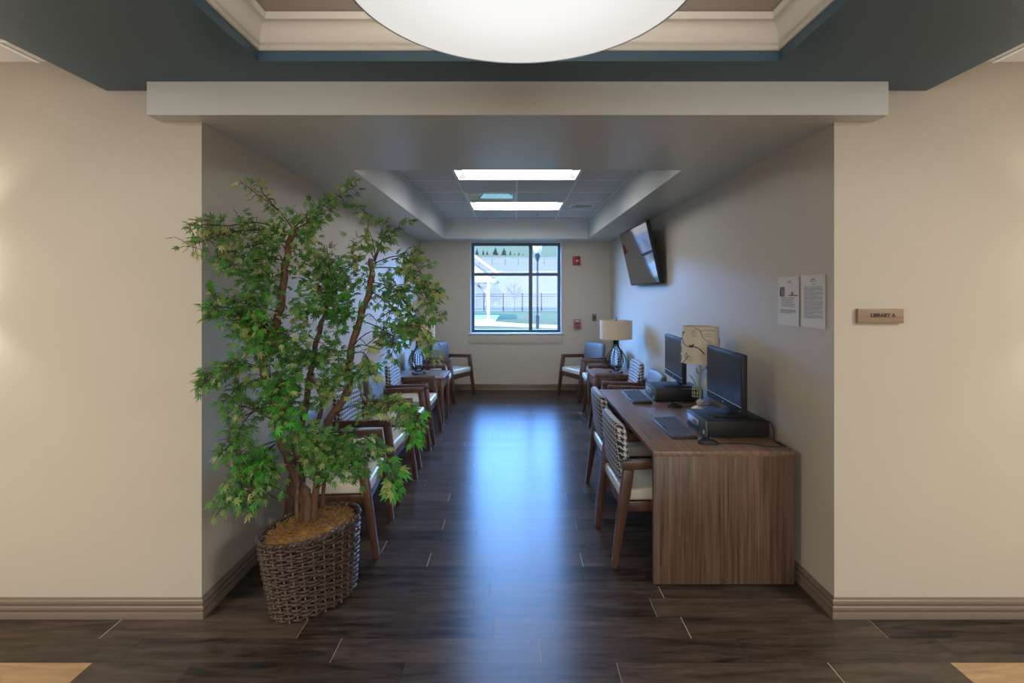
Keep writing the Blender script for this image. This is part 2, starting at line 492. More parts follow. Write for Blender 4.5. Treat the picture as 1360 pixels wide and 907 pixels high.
# ---- baseboards
def bb_profile():
    return [(0, 0), (.016, 0), (.016, .030), (.0125, .033), (.0125, .036), (.017, .040), (.018, .050), (.017, .058),
            (.011, .062), (.011, .066), (.014, .070), (.015, .079), (.013, .087), (.007, .092), (.007, .097), (.004, .101), (0, .101)]
def baseboard(name, p0, p1, nrm, m0=0, m1=0):
    """from p0 to p1; m0/m1 lengthen (+) or shorten (-) each end with depth for mitres"""
    p0 = Vector((*p0, 0)); p1 = Vector((*p1, 0)); d = (p1 - p0).normalized(); nv = Vector((*nrm, 0))
    pr = bb_profile(); mb = MB()
    v = [p0 + nv * q - d * q * m0 + Vector((0, 0, z)) for q, z in pr] + \
        [p1 + nv * q + d * q * m1 + Vector((0, 0, z)) for q, z in pr]
    k = len(pr)
    f = [(i, i + 1, k + i + 1, k + i) for i in range(k - 1)] + [tuple(range(k)), tuple(range(2 * k - 1, k - 1, -1))]
    mb.add(v, f)
    struct(name, mb, M['base'], smooth=True, sharp=50)
baseboard('baseboard_front_left', (-5, WY), (LX, WY), (0, -1), 0, 1)
baseboard('baseboard_front_right', (RX, WY), (5, WY), (0, -1), 1, 0)
baseboard('baseboard_left', (LX, WY), (LX, FY), (1, 0), 1, -1)
baseboard('baseboard_right', (RX, WY), (RX, FY), (-1, 0), 1, -1)
baseboard('baseboard_back', (LX, FY), (RX, FY), (0, -1), -1, -1)

# ---- window
win = thing('window_1', None, None, (0, 0, 0), kind='structure')
FR0, FR1 = FY + .095, FY + .15
fx0, fx1, fz0, fz1 = WX0 + .015, WX1 - .015, WZ0 + .012, WZ1 - .012
f = MB(); fw = .048
mxx = .258; mzz = 1.604 + 23.6 / 680 * 8.5
f.box(fx0, fx0 + fw, FR0, FR1, fz0, fz1).box(fx1 - fw, fx1, FR0, FR1, fz0, fz1)
f.box(fx0 + fw, fx1 - fw, FR0, FR1, fz0, fz0 + fw).box(fx0 + fw, fx1 - fw, FR0, FR1, fz1 - fw, fz1)
f.box(mxx - .03, mxx + .03, FR0 + .002, FR1 - .002, fz0 + fw, fz1 - fw)
f.box(fx0 + fw, mxx - .03, FR0 + .004, FR1 - .004, mzz - .024, mzz + .024)
f.box(mxx + .03, fx1 - fw, FR0 + .004, FR1 - .004, mzz - .024, mzz + .024)
f.build('window_frame', M['frame'], win)
for (a, bb) in ((fx0 + fw, mxx - .03), (mxx + .03, fx1 - fw)):
    for (z0, z1) in ((fz0 + fw, mzz - .024), (mzz + .024, fz1 - fw)):
        MB().add([(a, FY + .125, z0), (bb, FY + .125, z0), (bb, FY + .125, z1), (a, FY + .125, z1)], [(0, 1, 2, 3)]).build('pane', M['glass'], win)
j = MB()
j.box(WX0, WX0 + .012, FY - .004, FR1, WZ0, WZ1).box(WX1 - .012, WX1, FY - .004, FR1, WZ0, WZ1)
j.box(WX0 + .012, WX1 - .012, FY - .004, FR1, WZ1 - .008, WZ1)
j.build('jamb', M['jamb'], win)
MB().box(WX0 - .03, WX1 + .03, FY - .035, FR1, WZ0 - .012, WZ0 + .008).build('window_sill', M['jamb'], win, bevel=.004)
MB().box(WX0 - .02, WX1 + .02, FY - .016, FY, .765, WZ0 - .012).build('window_apron', M['wall'], win, bevel=.003)

# ---------------------------------------------------------------- ceiling fixtures
def troffer(y0, y1, label):
    x0, x1 = GX[1], GX[3]
    r = thing('ceiling_light', label, 'ceiling light', (0, 0, CEI), group=None)
    f = MB(); q = .022
    for (a, b_, c_, d) in ((x0 + .009, x1 - .009, y0 + .009, y0 + q), (x0 + .009, x1 - .009, y1 - q, y1 - .009),
                           (x0 + .009, x0 + q, y0 + q, y1 - q), (x1 - q, x1 - .009, y0 + q, y1 - q)):
        f.box(a, b_, c_, d, -.007, .006)
    f.build('frame', M['grid'], r)
    h = MB(); z1 = .055; i_ = .07
    A = [(x0 + q, y0 + q, .004), (x1 - q, y0 + q, .004), (x1 - q, y1 - q, .004), (x0 + q, y1 - q, .004)]
    B = [(x0 + i_, y0 + i_, z1), (x1 - i_, y0 + i_, z1), (x1 - i_, y1 - i_, z1), (x0 + i_, y1 - i_, z1)]
    h.add(A + B, [(k, (k + 1) % 4, 4 + (k + 1) % 4, 4 + k) for k in range(4)])
    h.build('reflector', M['reflector'], r, recalc=False)
    MB().box(x0 + i_ - .002, x1 - i_ + .002, y0 + i_ - .002, y1 - i_ + .002, z1, z1 + .02).build('diffuser', M['lens'], r)
    m = (y0 + y1) / 2
    return r
troffer(GY[2], GY[3], 'bright recessed ceiling light nearest the beam in the library ceiling')
troffer(GY[5], GY[6], 'bright recessed ceiling light nearer the window, behind the metal air vent')

v = thing('ceiling_vent', 'square metal air vent with a pale green deflector in the library ceiling', 'vent', (0, 0, CEI))
x0, x1, y0, y1 = GX[1] + .009, GX[2] - .009, GY[4] + .009, GY[5] - .009
f = MB(); q = .03
f.box(x0, x1, y0, y0 + q, -.007, .03).box(x0, x1, y1 - q, y1, -.007, .03)
f.box(x0, x0 + q, y0 + q, y1 - q, -.007, .03).box(x1 - q, x1, y0 + q, y1 - q, -.007, .03)
f.build('frame', M['grid'], v, bevel=.002)
h = MB()
A = [(x0 + q, y0 + q, .0), (x1 - q, y0 + q, .0), (x1 - q, y1 - q, .0), (x0 + q, y1 - q, .0)]
B = [(x0 + .13, y0 + .13, .12), (x1 - .13, y0 + .13, .12), (x1 - .13, y1 - .13, .12), (x0 + .13, y1 - .13, .12)]
h.add(A + B, [(k, (k + 1) % 4, 4 + (k + 1) % 4, 4 + k) for k in range(4)] + [(4, 5, 6, 7)])
h.build('cone', M['steel'], v, recalc=False)
MB().box(x0 + .035, x1 - .035, y0 + .04, y1 - .03, -.012, -.004).build('deflector', M['mirror'], v, bevel=.003)
for xx in (x0 + .1, x1 - .1):
    for yy in (y0 + .12, y1 - .12): MB().box(xx - .006, xx + .006, yy - .006, yy + .006, -.004, .1).build('hanger', M['steel'], v)

sp = thing('ceiling_speaker', 'round grey speaker grille flush in the right side of the library ceiling', 'speaker', (.88, 6.74, CEI))
MB().lathe([(.165, 0), (.165, -.006), (.150, -.009), (.148, -.004), (.148, 0)], 40).build('rim', M['grid'], sp, smooth=True)
MB().lathe([(.147, -.003), (.12, -.008), (.06, -.011), (0, -.012)], 40).build('grille', M['speaker'], sp, smooth=True)
sk = thing('sprinkler_head', 'small sprinkler head hanging from the ceiling tile nearest the window', 'sprinkler', (.33, 7.42, CEI))
MB().lathe([(.03, 0), (.03, -.004), (.012, -.006), (.009, -.03), (.004, -.032)], 16).build('escutcheon', M['steel'], sk, smooth=True)
MB().lathe([(.016, -.044), (.016, -.046), (0, -.047)], 16).build('deflector', M['steel'], sk, smooth=True)
MB().tube([(.008, 0, -.03), (.008, 0, -.045)], .002, 6).tube([(-.008, 0, -.03), (-.008, 0, -.045)], .002, 6).build('yoke', M['steel'], sk)

# ---- round pendant in the tray
PZ, PYc, PXc, PR = 2.258, 1.089, .012, .381
pd = thing('pendant_light', 'large round drum pendant light with a glowing white diffuser under the tray ceiling', 'pendant light', (PXc, PYc, PZ))
m, nt, b_ = new_mat('glowing_pendant_diffuser')
tc = nd(nt, 'ShaderNodeTexCoord'); ln = nd(nt, 'ShaderNodeVectorMath', operation='LENGTH')
nt.links.new(tc.outputs['Object'], ln.inputs[0])
rp = nd(nt, 'ShaderNodeValToRGB'); rp.color_ramp.interpolation = 'EASE'
rp.color_ramp.elements[0].color = (1, .99, .965, 1); rp.color_ramp.elements[1].color = (.80, .785, .74, 1)
rp.color_ramp.elements[0].position = .12; rp.color_ramp.elements[1].position = .385
nt.links.new(ln.outputs['Value'], rp.inputs[0]); nt.links.new(rp.outputs[0], b_.inputs['Emission Color'])
b_.inputs['Emission Strength'].default_value = .95
b_.inputs['Base Color'].default_value = (.05, .05, .05, 1)
b_.inputs['Roughness'].default_value = .6; b_.inputs['Specular IOR Level'].default_value = .1
M['pendant'] = m
MB().lathe([(PR - .0036, .004), (PR - .0036, .012), (0, .012), (0, .004)], 96).build('diffuser', M['pendant'], pd, smooth=True)
MB().lathe([(PR - .0035, .002), (PR, .002), (PR, .012), (PR - .0035, .012)], 96, closed=True).build('rim', M['steel'], pd, smooth=True)
MB().lathe([(PR, .012), (PR, .24), (PR - .004, .24), (PR - .004, .012)], 96, closed=True).build('drum_shade', M['shade'], pd, smooth=True)
MB().lathe([(.007, .012), (.007, .46), (.06, .465), (.065, .52), (0, .526)], 24).build('stem', M['steel'], pd, smooth=True)

# ---- wall sconces of the hall (just past the picture's edges)
def sconce(x, label):
    r = thing('wall_sconce', label, 'wall light', (x, WY, 1.74))
    MB().box(-.05, .05, -.012, 0, -.13, .13).build('back_plate', M['steel'], r, bevel=.004)
    mb = MB(); n = 16
    prof_ = []
    for z in (-.16, .16):
        for k in range(n + 1):
            a = PI + PI * k / n
            prof_.append((.13 * math.cos(a), .085 * math.sin(a) - .012, z))
    mb.add(prof_, [(k, k + 1, n + 2 + k, n + 1 + k) for k in range(n)])
    mb.build('frosted_shade', emit('sconce_glow', (1, .90, .74), 3.0), r, smooth=True)
    return r
sconce(-2.72, 'frosted half round wall light on the hall wall left of the library opening')
sconce(2.76, 'frosted half round wall light on the hall wall right of the sign')

# ---------------------------------------------------------------- chairs
def frame_side(mb_leg_f, mb_leg_r, mb_arm, y0, y1):
    mb_leg_f.prism([(.268, 0), (.300, 0), (.245, .43), (.222, .588), (.166, .588), (.190, .43)], 'y', y0, y1)
    mb_leg_r.prism([(-.292, 0), (-.262, 0), (-.180, .430), (-.160, .572), (-.222, .572), (-.243, .43)], 'y', y0, y1)
    mb_arm.prism([(-.224, .572), (-.160, .572), (.166, .588), (.222, .588), (.214, .640), (-.230, .622)], 'y', y0, y1)

def chair_backrest(mat, name_mat):
    # padded panel, gently reclined, rounded along its top
    mb = MB(); nz, ny = 9, 9
    front = []; back = []
    for i in range(nz):
        t = i / (nz - 1); z = .462 + .368 * t
        for k in range(ny):
            u = k / (ny - 1) * 2 - 1; y = u * .242
            edge = max(abs(u) ** 8, (abs(2 * t - 1)) ** 8)
            pinch = .010 * edge
            xr = -.222 - .038 * t - .012 * (1 - u * u) * .8
            front.append((xr + .074 - pinch - .008 * (1 - u * u), y, z - .016 * (abs(u) ** 3) * t))
            back.append((xr + pinch, y, z - .016 * (abs(u) ** 3) * t))
    N = nz * ny; fs = []
    for i in range(nz - 1):
        for k in range(ny - 1):
            a = i * ny + k
            fs.append((a, a + 1, a + ny + 1, a + ny)); fs.append((N + a, N + a + ny, N + a + ny + 1, N + a + 1))
    for i in range(nz - 1):
        for k in (0, ny - 1):
            a = i * ny + k; fs.append((a, a + ny, N + a + ny, N + a))
    for k in range(ny - 1):
        for i in (0, nz - 1):
            a = i * ny + k; fs.append((a, N + a, N + a + 1, a + 1))
    mb.add(front + back, fs)
    return mb

CH_GROUP = 'armchairs with cream seats in the library'
def make_chair(label, kind):
    r = thing('armchair', label, 'chair', group=CH_GROUP)
    for s_ in (-1, 1):
        lf, lr, ar = MB(), MB(), MB()
        y0, y1 = (s_ * .245, s_ * .283)
        frame_side(lf, lr, ar, min(y0, y1), max(y0, y1))
        lf.build('leg', M['chair'], r, bevel=.004); lr.build('leg', M['chair'], r, bevel=.004)
        ar.build('arm', M['chair'], r, bevel=.004)
    f = MB()
    f.box(-.205, .225, -.2449, -.222, .315, .375).box(-.205, .225, .222, .2449, .315, .375)
    f.box(-.222, -.200, -.2449, .2449, .315, .378).box(.206, .228, -.2449, .2449, .315, .378)
    f.build('seat_rail', M['chair'], r, bevel=.003)
    # cushion: a soft slab, domed a little
    c_ = MB(); c_.hexa([(-.228, -.243, .3785), (.240, -.243, .3785), (.240, .243, .3785), (-.228, .243, .3785)],
                       [(-.228, -.241, .446), (.236, -.241, .452), (.236, .241, .452), (-.228, .241, .446)])
    c_.build('seat', M['cream'], r, bevel=.018, seg=4)
    bk = chair_backrest(None, None)
    bk.build('backrest', M['hound'] if kind == 'h' else M['greyfab'], r, bevel=.02, seg=3, smooth=True, sharp=70)
    g_ = MB()
    for x in (.284, -.277):
        for y in (-.264, .264): g_.lathe([(.012, -.0), (.012, .004)], 12, (x, y, 0))
    return r

CHX = -1.125          # seat centre line of the left row (front feet at about x = -0.85)
hp = make_chair('black and white houndstooth armchair at the desk, nearest the desk end panel', 'h')
gp = make_chair('grey backed armchair with cream seat right behind the wicker planter', 'g')
hp.location = (.845, 3.255, 0); hp.rotation_euler = (0, 0, R(1.5))
gp.location = (-1.135, 3.335, 0); gp.rotation_euler = (0, 0, R(4))
dup(hp, (.885, 4.05, 0), R(0), 'black and white houndstooth armchair at the desk, farther from the desk end panel')
dup(hp, (-1.150, 4.155, 0), R(-3), 'houndstooth armchair on the left wall, second from the wicker planter')
dup(gp, (-1.150, 4.93, 0), 0, 'grey backed armchair on the left wall, third from the wicker planter')
dup(hp, (-1.135, 5.65, 0), 0, 'houndstooth armchair on the left wall, just this side of the small wooden side table')
dup(hp, (-1.150, 7.115, 0), 0, 'houndstooth armchair between the left side table and the window corner')
dup(gp, (-1.005, 7.83, 0), R(-28), 'grey backed armchair angled in the left corner beside the window')
dup(gp, (1.045, 7.83, 0), R(180 + 28), 'grey backed armchair angled in the right corner under the small wall plate')
dup(hp, (1.205, 7.14, 0), PI, 'houndstooth armchair behind the beige drum lamp on the right wall')
dup(hp, (1.165, 5.82, 0), PI, 'houndstooth armchair just this side of the beige drum lamp, on the right wall')
dup(gp, (1.175, 5.03, 0), PI, 'grey backed armchair on the right wall behind the far computer')

# ---------------------------------------------------------------- side tables and wire lamps
def make_table(label):
    r = thing('side_table', label, 'side table', group='wooden side tables')
    MB().box(-.30, .30, -.28, .28, .570, .600).build('tabletop', M['table'], r, bevel=.004)
    a = MB()
    a.box(.245, .265, -.25, .25, .440, .5699).box(-.265, -.245, -.25, .25, .440, .5699)
    a.box(-.2449, .2449, -.25, -.23, .440, .5699).box(-.2449, .2449, .23, .25, .440, .5699)
    a.build('apron', M['table'], r, bevel=.002)
    for sx in (-1, 1):
        for sy in (-1, 1):
            cx, cy = sx * .262, sy * .247; q = .024; p = .016
            MB().hexa([(cx + sx * .008 - p, cy - p, 0), (cx + sx * .008 + p, cy - p, 0), (cx + sx * .008 + p, cy + p, 0), (cx + sx * .008 - p, cy + p, 0)],
                      [(cx - q, cy - q, .5699), (cx + q, cy - q, .5699), (cx + q, cy + q, .5699), (cx - q, cy + q, .5699)]).build('leg', M['table'], r, bevel=.003)
    return r
tb = make_table('small wooden side table among the armchairs on the left wall')
tb.location = (-1.13, 6.30, 0)
dup(tb, (1.235, 6.44, 0), PI, 'small wooden side table on the right wall holding the beige drum lamp')

def make_wire_lamp(label):
    r = thing('table_lamp', label, 'table lamp', group='drum lamps with wire cage bases')
    MB().lathe([(.075, 0), (.085, .004), (.085, .024), (.078, .028), (.03, .030), (.0, .030)], 32).build('base', M['acrylic'], r, smooth=True)
    MB().lathe([(.045, .030), (.045, .044), (.0, .044)], 24).build('base_disc', M['blackgloss'], r, smooth=True)
    wires = MB(); n = 12
    prof = [(.040, .044), (.085, .075), (.118, .125), (.122, .17), (.105, .225), (.070, .275), (.040, .315), (.030, .36), (.030, .41)]
    for k in range(n):
        a = 2 * PI * k / n
        wires.tube([p for p in smooth_path([(q * math.cos(a), q * math.sin(a), z) for q, z in prof], 4)], .0042, 6)
    wires.build('wire_cage', M['blackgloss'], r, smooth=True)
    MB().lathe([(.033, .36), (.036, .365), (.036, .415), (.020, .425), (.008, .43), (.008, .50), (0, .50)], 20).build('neck', M['blackgloss'], r, smooth=True)
    rs, z0, z1 = .198, .425, .655
    MB().lathe([(rs, z0), (rs, z1), (rs - .004, z1), (rs - .004, z0)], 56, closed=True).build('lamp_shade', M['shade'], r, smooth=True)
    sp_ = MB()
    for k in range(3):
        a = 2 * PI * k / 3 + .4
        sp_.tube([(0, 0, z1 - .02), ((rs - .004) * math.cos(a), (rs - .004) * math.sin(a), z1 - .008)], .0025, 6)
    sp_.tube([(0, 0, .50), (0, 0, z1)], .003, 6)
    sp_.build('shade_spider', M['steel'], r)
    MB().lathe([(.005, z1 - .01), (.010, z1 + .006), (.006, z1 + .014), (.011, z1 + .026), (.006, z1 + .04), (0, z1 + .044)], 16).build('finial', M['blackgloss'], r, smooth=True)
    return r
lp = make_wire_lamp('beige drum lamp with black wire base on the right hand side table')
lp.location = (1.255, 6.36, .600)
dup(lp, (-1.185, 6.30, .600), .3, 'drum lamp with wire base on the left side table, half hidden by the tree')

# ---------------------------------------------------------------- desk
DX0, DX1, DY0, DY1, DZ = .754, 1.523, 2.787, 4.57, .737
dk = thing('desk', 'long walnut computer desk along the right wall', 'desk', (0, 0, 0))
MB().box(DX0, DX1, DY0, DY1, DZ - .027, DZ).build('desktop', M['desk_top'], dk, bevel=.0025)
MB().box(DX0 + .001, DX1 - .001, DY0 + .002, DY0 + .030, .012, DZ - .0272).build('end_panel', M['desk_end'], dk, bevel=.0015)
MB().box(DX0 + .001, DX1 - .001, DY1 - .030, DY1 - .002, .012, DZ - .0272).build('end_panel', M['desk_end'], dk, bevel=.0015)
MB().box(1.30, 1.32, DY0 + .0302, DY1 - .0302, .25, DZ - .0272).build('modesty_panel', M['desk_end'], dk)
for x in (DX0 + .03, DX1 - .03):
    for y in (DY0 + .016, DY1 - .016):
        MB().lathe([(.011, 0), (.012, .006), (.006, .0119)], 12, (x, y, 0)).build('glide', M['black'], dk)

# computers
def make_pc(label):
    r = thing('desktop_computer', label, 'computer', group='black desktop computers')
    # front faces -x
    MB().box(-.175, .19, -.168, .168, .006, .100).build('case', M['black'], r, bevel=.003)
    fr = thing_part = MB().box(-.190, -.1752, -.169, .169, .004, .101).build('front_panel', M['pcfront'], r, bevel=.004)
    MB().box(-.1925, -.1902, -.05, .135, .046, .080).build('drive_bay', M['silver'], fr, bevel=.001)
    MB().box(-.1925, -.1902, -.06, .14, .012, .034).build('port_strip', M['black'], fr)
    MB().box(-.1945, -.1926, -.02, .04, .056, .063).build('eject_slot', M['black'], fr)
    MB().box(-.1922, -.1902, -.150, -.136, .020, .042).build('sticker', M['white'], fr)
    for x in (-.15, .16):
        for y in (-.13, .13): MB().lathe([(.012, 0), (.012, .0062)], 10, (x, y, 0)).build('foot', M['black'], r)
    return r
def make_monitor(label):
    r = thing('monitor', label, 'monitor', group='flat black computer monitors')
    MB().box(-.105, .11, -.115, .115, 0, .008).build('stand_base', M['black'], r, bevel=.003)
    MB().hexa([(.025, -.045, .008), (.06, -.045, .008), (.06, .045, .008), (.025, .045, .008)],
              [(.02, -.035, .20), (.04, -.035, .20), (.04, .035, .20), (.02, .035, .20)]).build('stand_neck', M['black'], r, bevel=.003)
    # panel: width .57, bottom .052, top .400
    W, z0, z1 = .285, .052, .402
    pn = MB().box(-.012, .0195, -W, W, z0, z1).build('panel', M['black'], r, bevel=.004)
    MB().box(.0197, .045, -W * .7, W * .7, z0 + .05, z1 - .05).build('back_housing', M['black'], r, bevel=.012)
    MB().box(-.0135, -.0122, -W + .016, W - .016, z0 + .048, z1 - .018).build('screen', M['screen'], r)
    MB().box(-.0150, -.0122, -W + .010, W - .010, z0 + .041, z0 + .045).build('silver_strip', M['silver'], r)
    MB().prism([(.007 * math.cos(2 * PI * k / 20), z0 + .022 + .007 * math.sin(2 * PI * k / 20)) for k in range(20)], 'x', -.0138, -.0122).build('round_logo', M['silver'], r)
    MB().box(-.0138, -.0122, -W + .02, -W + .035, z0 + .016, z0 + .02).build('power_button', M['silver'], r)
    return r
def make_keyboard(label):
    r = thing('keyboard', label, 'keyboard', group='black keyboards')
    MB().hexa([(-.076, -.228, 0), (.076, -.228, 0), (.076, .228, 0), (-.076, .228, 0)],
              [(-.074, -.226, .012), (.074, -.226, .022), (.074, .226, .022), (-.074, .226, .012)]).build('base', M['black'], r, bevel=.003)
    def zt(x): return .017 + x * .0676
    kb = MB()
    rows = [(-.062, [.018, .018, .018, .105, .018, .018, .018]), (-.042, None), (-.023, None), (-.004, None), (.015, None), (.034, None), (.060, None)]
    for x, ws in rows:
        # main block from y=.220 (left hand) down to -.075, navigation, number pad
        blocks = []
        if ws:
            y = .220
            for w_ in ws: blocks.append((y - w_, y)); y -= w_ + .0016
        else:
            for q in range(15): blocks.append((.220 - .0197 * q - .0177, .220 - .0197 * q))
        for q in range(3): blocks.append((-.088 - .0197 * q - .0177, -.088 - .0197 * q))
        for q in range(4): blocks.append((-.150 - .0188 * q - .017, -.150 - .0188 * q))
        for (a, b2) in blocks:
            z = zt(x)
            kb.hexa([(x - .009, a, z - .001), (x + .009, a, z), (x + .009, b2, z), (x - .009, b2, z - .001)],
                    [(x - .0072, a + .002, z + .0065), (x + .0072, a + .002, z + .0078), (x + .0072, b2 - .002, z + .0078), (x - .0072, b2 - .002, z + .0065)])
    kb.build('keys', M['key'], r)
    return r
def make_mouse(label, cord_pts):
    r = thing('computer_mouse', label, 'mouse', group='black computer mice')
    mb = MB(); n, k = 16, 12; vs = []
    for i in range(k + 1):
        ph = PI * i / k; x = -.056 * math.cos(ph); rr = math.sin(ph) ** .7
        hgt = .034 * (1 - .35 * (x + .0) / .056) if True else 0
        for q in range(n + 1):
            a = PI * q / n
            vs.append((x, .031 * rr * math.cos(a), max(0, hgt * rr * math.sin(a) ** .8)))
    fs = [(i * (n + 1) + q, i * (n + 1) + q + 1, (i + 1) * (n + 1) + q + 1, (i + 1) * (n + 1) + q) for i in range(k) for q in range(n)]
    mb.add(vs, fs)
    mb.build('shell', M['black'], r, smooth=True, sharp=80)
    MB().tube([(.018, -.004, .026), (.018, .004, .026)], .009, 12).build('scroll_wheel', M['key'], r, smooth=True)
    MB().tube(smooth_path([(.052, 0, .006)] + cord_pts, 6), .0019, 6).build('cord', M['black'], r, smooth=True)
    return r
PCX = 1.315
pc = make_pc('black desktop computer lying flat on the desk, nearest the desk end')
pc.location = (PCX + .005, 3.205, DZ)
dup(pc, (PCX - .015, 4.215, DZ), R(-2), 'black desktop computer lying flat at the far end of the desk')
mo = make_monitor('black monitor standing on the nearer computer, in front of the lampshade')
mo.location = (PCX + .015, 3.245, DZ + .101); mo.rotation_euler = (0, 0, R(-1))
dup(mo, (PCX + .005, 4.235, DZ + .101), R(-3), 'black monitor standing on the far computer, behind the bird lampshade')
kb = make_keyboard('black keyboard on the desk in front of the nearer monitor')
kb.location = (1.005, 3.245, DZ); kb.rotation_euler = (0, 0, R(-1))
dup(kb, (.993, 4.195, DZ), R(-1), 'black keyboard on the far end of the desk')
ms = make_mouse('black mouse near the desk end, beside the nearer keyboard', [(.09, -.004, .003), (.16, .01, .0022), (.25, .0, .0022), (.30, -.03, .0022), (.38, -.035, .0022), (.412, -.0, .0022), (.415, .06, .0022)])
ms.location = (1.105, 2.93, DZ); ms.rotation_euler = (0, 0, R(-4))
m2 = make_mouse('black mouse beside the far keyboard, before the bird lamp', [(.09, .004, .003), (.16, .02, .0022), (.25, .03, .0022), (.33, .06, .0022)])
m2.location = (1.205, 3.86, DZ); m2.rotation_euler = (0, 0, R(4))
cb = MB().tube(smooth_path([(1.375, 3.2, .93), (1.42, 3.13, .845), (1.47, 3.06, .8405), (1.508, 3.02, .836), (1.5165, 3.00, .79), (1.512, 2.99, .742), (1.505, 2.93, .7395), (1.517, 2.87, .7395)], 6), .0035, 8).build('cord', M['black'], None, smooth=True)
cb.parent = mo; cb.matrix_parent_inverse = (Matrix.Translation(mo.location) @ mo.rotation_euler.to_matrix().to_4x4()).inverted()

# bird lamp between the computers
bl = thing('bird_lamp', 'table lamp with bird print shade, green branch stem and glass foot on the desk', 'table lamp', (1.375, 3.80, DZ))
MB().lathe([(.062, 0), (.064, .006), (.045, .018), (.016, .026), (0, .026)], 32).build('foot', M['ivory'], bl, smooth=True)
MB().lathe([(.010, .026), (.026, .035), (.031, .05), (.026, .065), (.012, .074), (0, .074)], 24).build('glass_ball', M['clearish'], bl, smooth=True)
st = MB()
st.tube(smooth_path([(0, 0, .07), (.004, 0, .14), (-.006, .004, .20), (.004, 0, .27), (-.002, 0, .36), (0, 0, .50)], 5), .009, 8)
st.tube(smooth_path([(0, 0, .255), (-.022, 0, .275), (-.030, 0, .305)], 4), [.006] * 8 + [.003], 6)
st.tube(smooth_path([(0, 0, .27), (.025, -.01, .30), (.045, -.01, .305)], 4), [.005] * 8 + [.003], 6)
st.tube(smooth_path([(0, 0, .12), (-.03, 0, .175), (-.065, 0, .235), (-.075, 0, .25)], 4), [.005] * 12 + [.002], 6)
st.build('branch_stem', M['green'], bl, smooth=True)
MB().lathe([(.0, -.012), (.010, -.008), (.012, 0), (.008, .01), (0, .012)], 12, (.050, -.01, .308)).build('bud', M['key'], bl, smooth=True)
cg = MB()
for k in range(8):
    a = 2 * PI * k / 8
    cg.tube(smooth_path([(-.036 + .026 * math.cos(a), -.01 + .026 * math.sin(a), .095), (-.036 + .026 * math.cos(a), -.01 + .026 * math.sin(a), .15),
                         (-.036 + .012 * math.cos(a), -.01 + .012 * math.sin(a), .172), (-.036, -.01, .178)], 3), .0022, 5)
for z in (.095, .122, .15):
    cg.tube([(-.036 + .026 * math.cos(2 * PI * k / 16), -.01 + .026 * math.sin(2 * PI * k / 16), z) for k in range(16)], .0025, 5, closed=True)
cg.tube([(-.036, -.01, .178), (-.05, 0, .205)], .0015, 5)
cg.build('birdcage', M['green'], bl, smooth=True)
bd = MB()
bd.lathe([(0, 0), (.012, .012), (.019, .035), (.018, .055), (.012, .072), (.013, .082), (.009, .092), (0, .096)], 14, (.032, -.012, .15))
bd.tube([(.032, -.012, .165), (.046, -.014, .135), (.052, -.014, .105)], [.012, .008, .003], 8)
bd.build('bird_figurine', M['ivory'], bl, smooth=True)
sz0, sz1, r0, r1 = .345, .615, .141, .128
MB().lathe([(r0, sz0), (r1, sz1), (r1 - .004, sz1), (r0 - .004, sz0)], 56, closed=True).build('lamp_shade', M['shade2'], bl, smooth=True)
sp_ = MB()
for k in range(3):
    a = 2 * PI * k / 3
    sp_.tube([(0, 0, sz1 - .015), ((r1 - .003) * math.cos(a), (r1 - .003) * math.sin(a), sz1 - .006)], .0022, 6)
sp_.tube([(0, 0, .49), (0, 0, sz1 + .005)], .003, 6)
sp_.build('shade_spider', M['steel'], bl)
def on_shade(u, t, off=.0012):
    """u: angle in degrees from the camera-facing side, t: 0 bottom .. 1 top"""
    a = R(u) + math.atan2(-3.80, -1.375); r_ = r0 + (r1 - r0) * t + off
    return (r_ * math.cos(a), r_ * math.sin(a), sz0 + (sz1 - sz0) * t)
pr = MB()
def stroke(pts, w):
    P = [on_shade(p.x, p.y) for p in smooth_path([(a, b_, 0) for a, b_ in pts], 6)]
    pr.tube(P, w, 5)
stroke([(-95, .66), (-72, .64), (-56, .52), (-38, .47), (-22, .45)], .0022)
stroke([(-38, .47), (-14, .47), (0, .40), (12, .28)], .0036)
stroke([(-66, .62), (-72, .74), (-60, .86)], .0016)
stroke([(-18, .98), (-4, .92), (4, .82), (8, .72), (22, .62)], .0020)
stroke([(0, .90), (20, .92), (48, .90)], .0018)
stroke([(-60, .0), (-44, .12), (-36, .22)], .0016)
def leafmark(u, t, du, dt):
    lf = MB()
    lf.tube([on_shade(u + du * math.cos(w), t + dt * math.sin(w)) for w in [2 * PI * k / 14 for k in range(14)]], .0011, 5, closed=True)
    lf.tube([on_shade(u, t - dt), on_shade(u, t + dt)], .0010, 5)
    lf.build('printed_leaf', M['inkleaf'], bl)
for a in ((28, .55, 6, .10), (-20, .83, 7, .09), (-74, .36, 5, .09), (-74, .12, 6, .09), (-30, .16, 9, .05), (-44, .22, 5, .08), (24, .79, 13, .035), (78, .6, 6, .09)):
    leafmark(*a)
pr.build('printed_branches', M['inkdark'], bl, smooth=True)
# the little bird silhouettes printed on the shade
for (u, t, q) in ((-26, .475, 1.0), (-64, .80, .8)):
    pr = MB(); pr.tube([on_shade(u - 9 * q, t + .05 * q, .0005), on_shade(u - 3 * q, t + .01, .0005), on_shade(u + 4 * q, t + .035, .0005), on_shade(u + 8 * q, t + .08 * q, .0005)], [.0012, .0062 * q, .0058 * q, .001], 6)
    pr.build('printed_bird', M['inkdark'], bl, smooth=True)

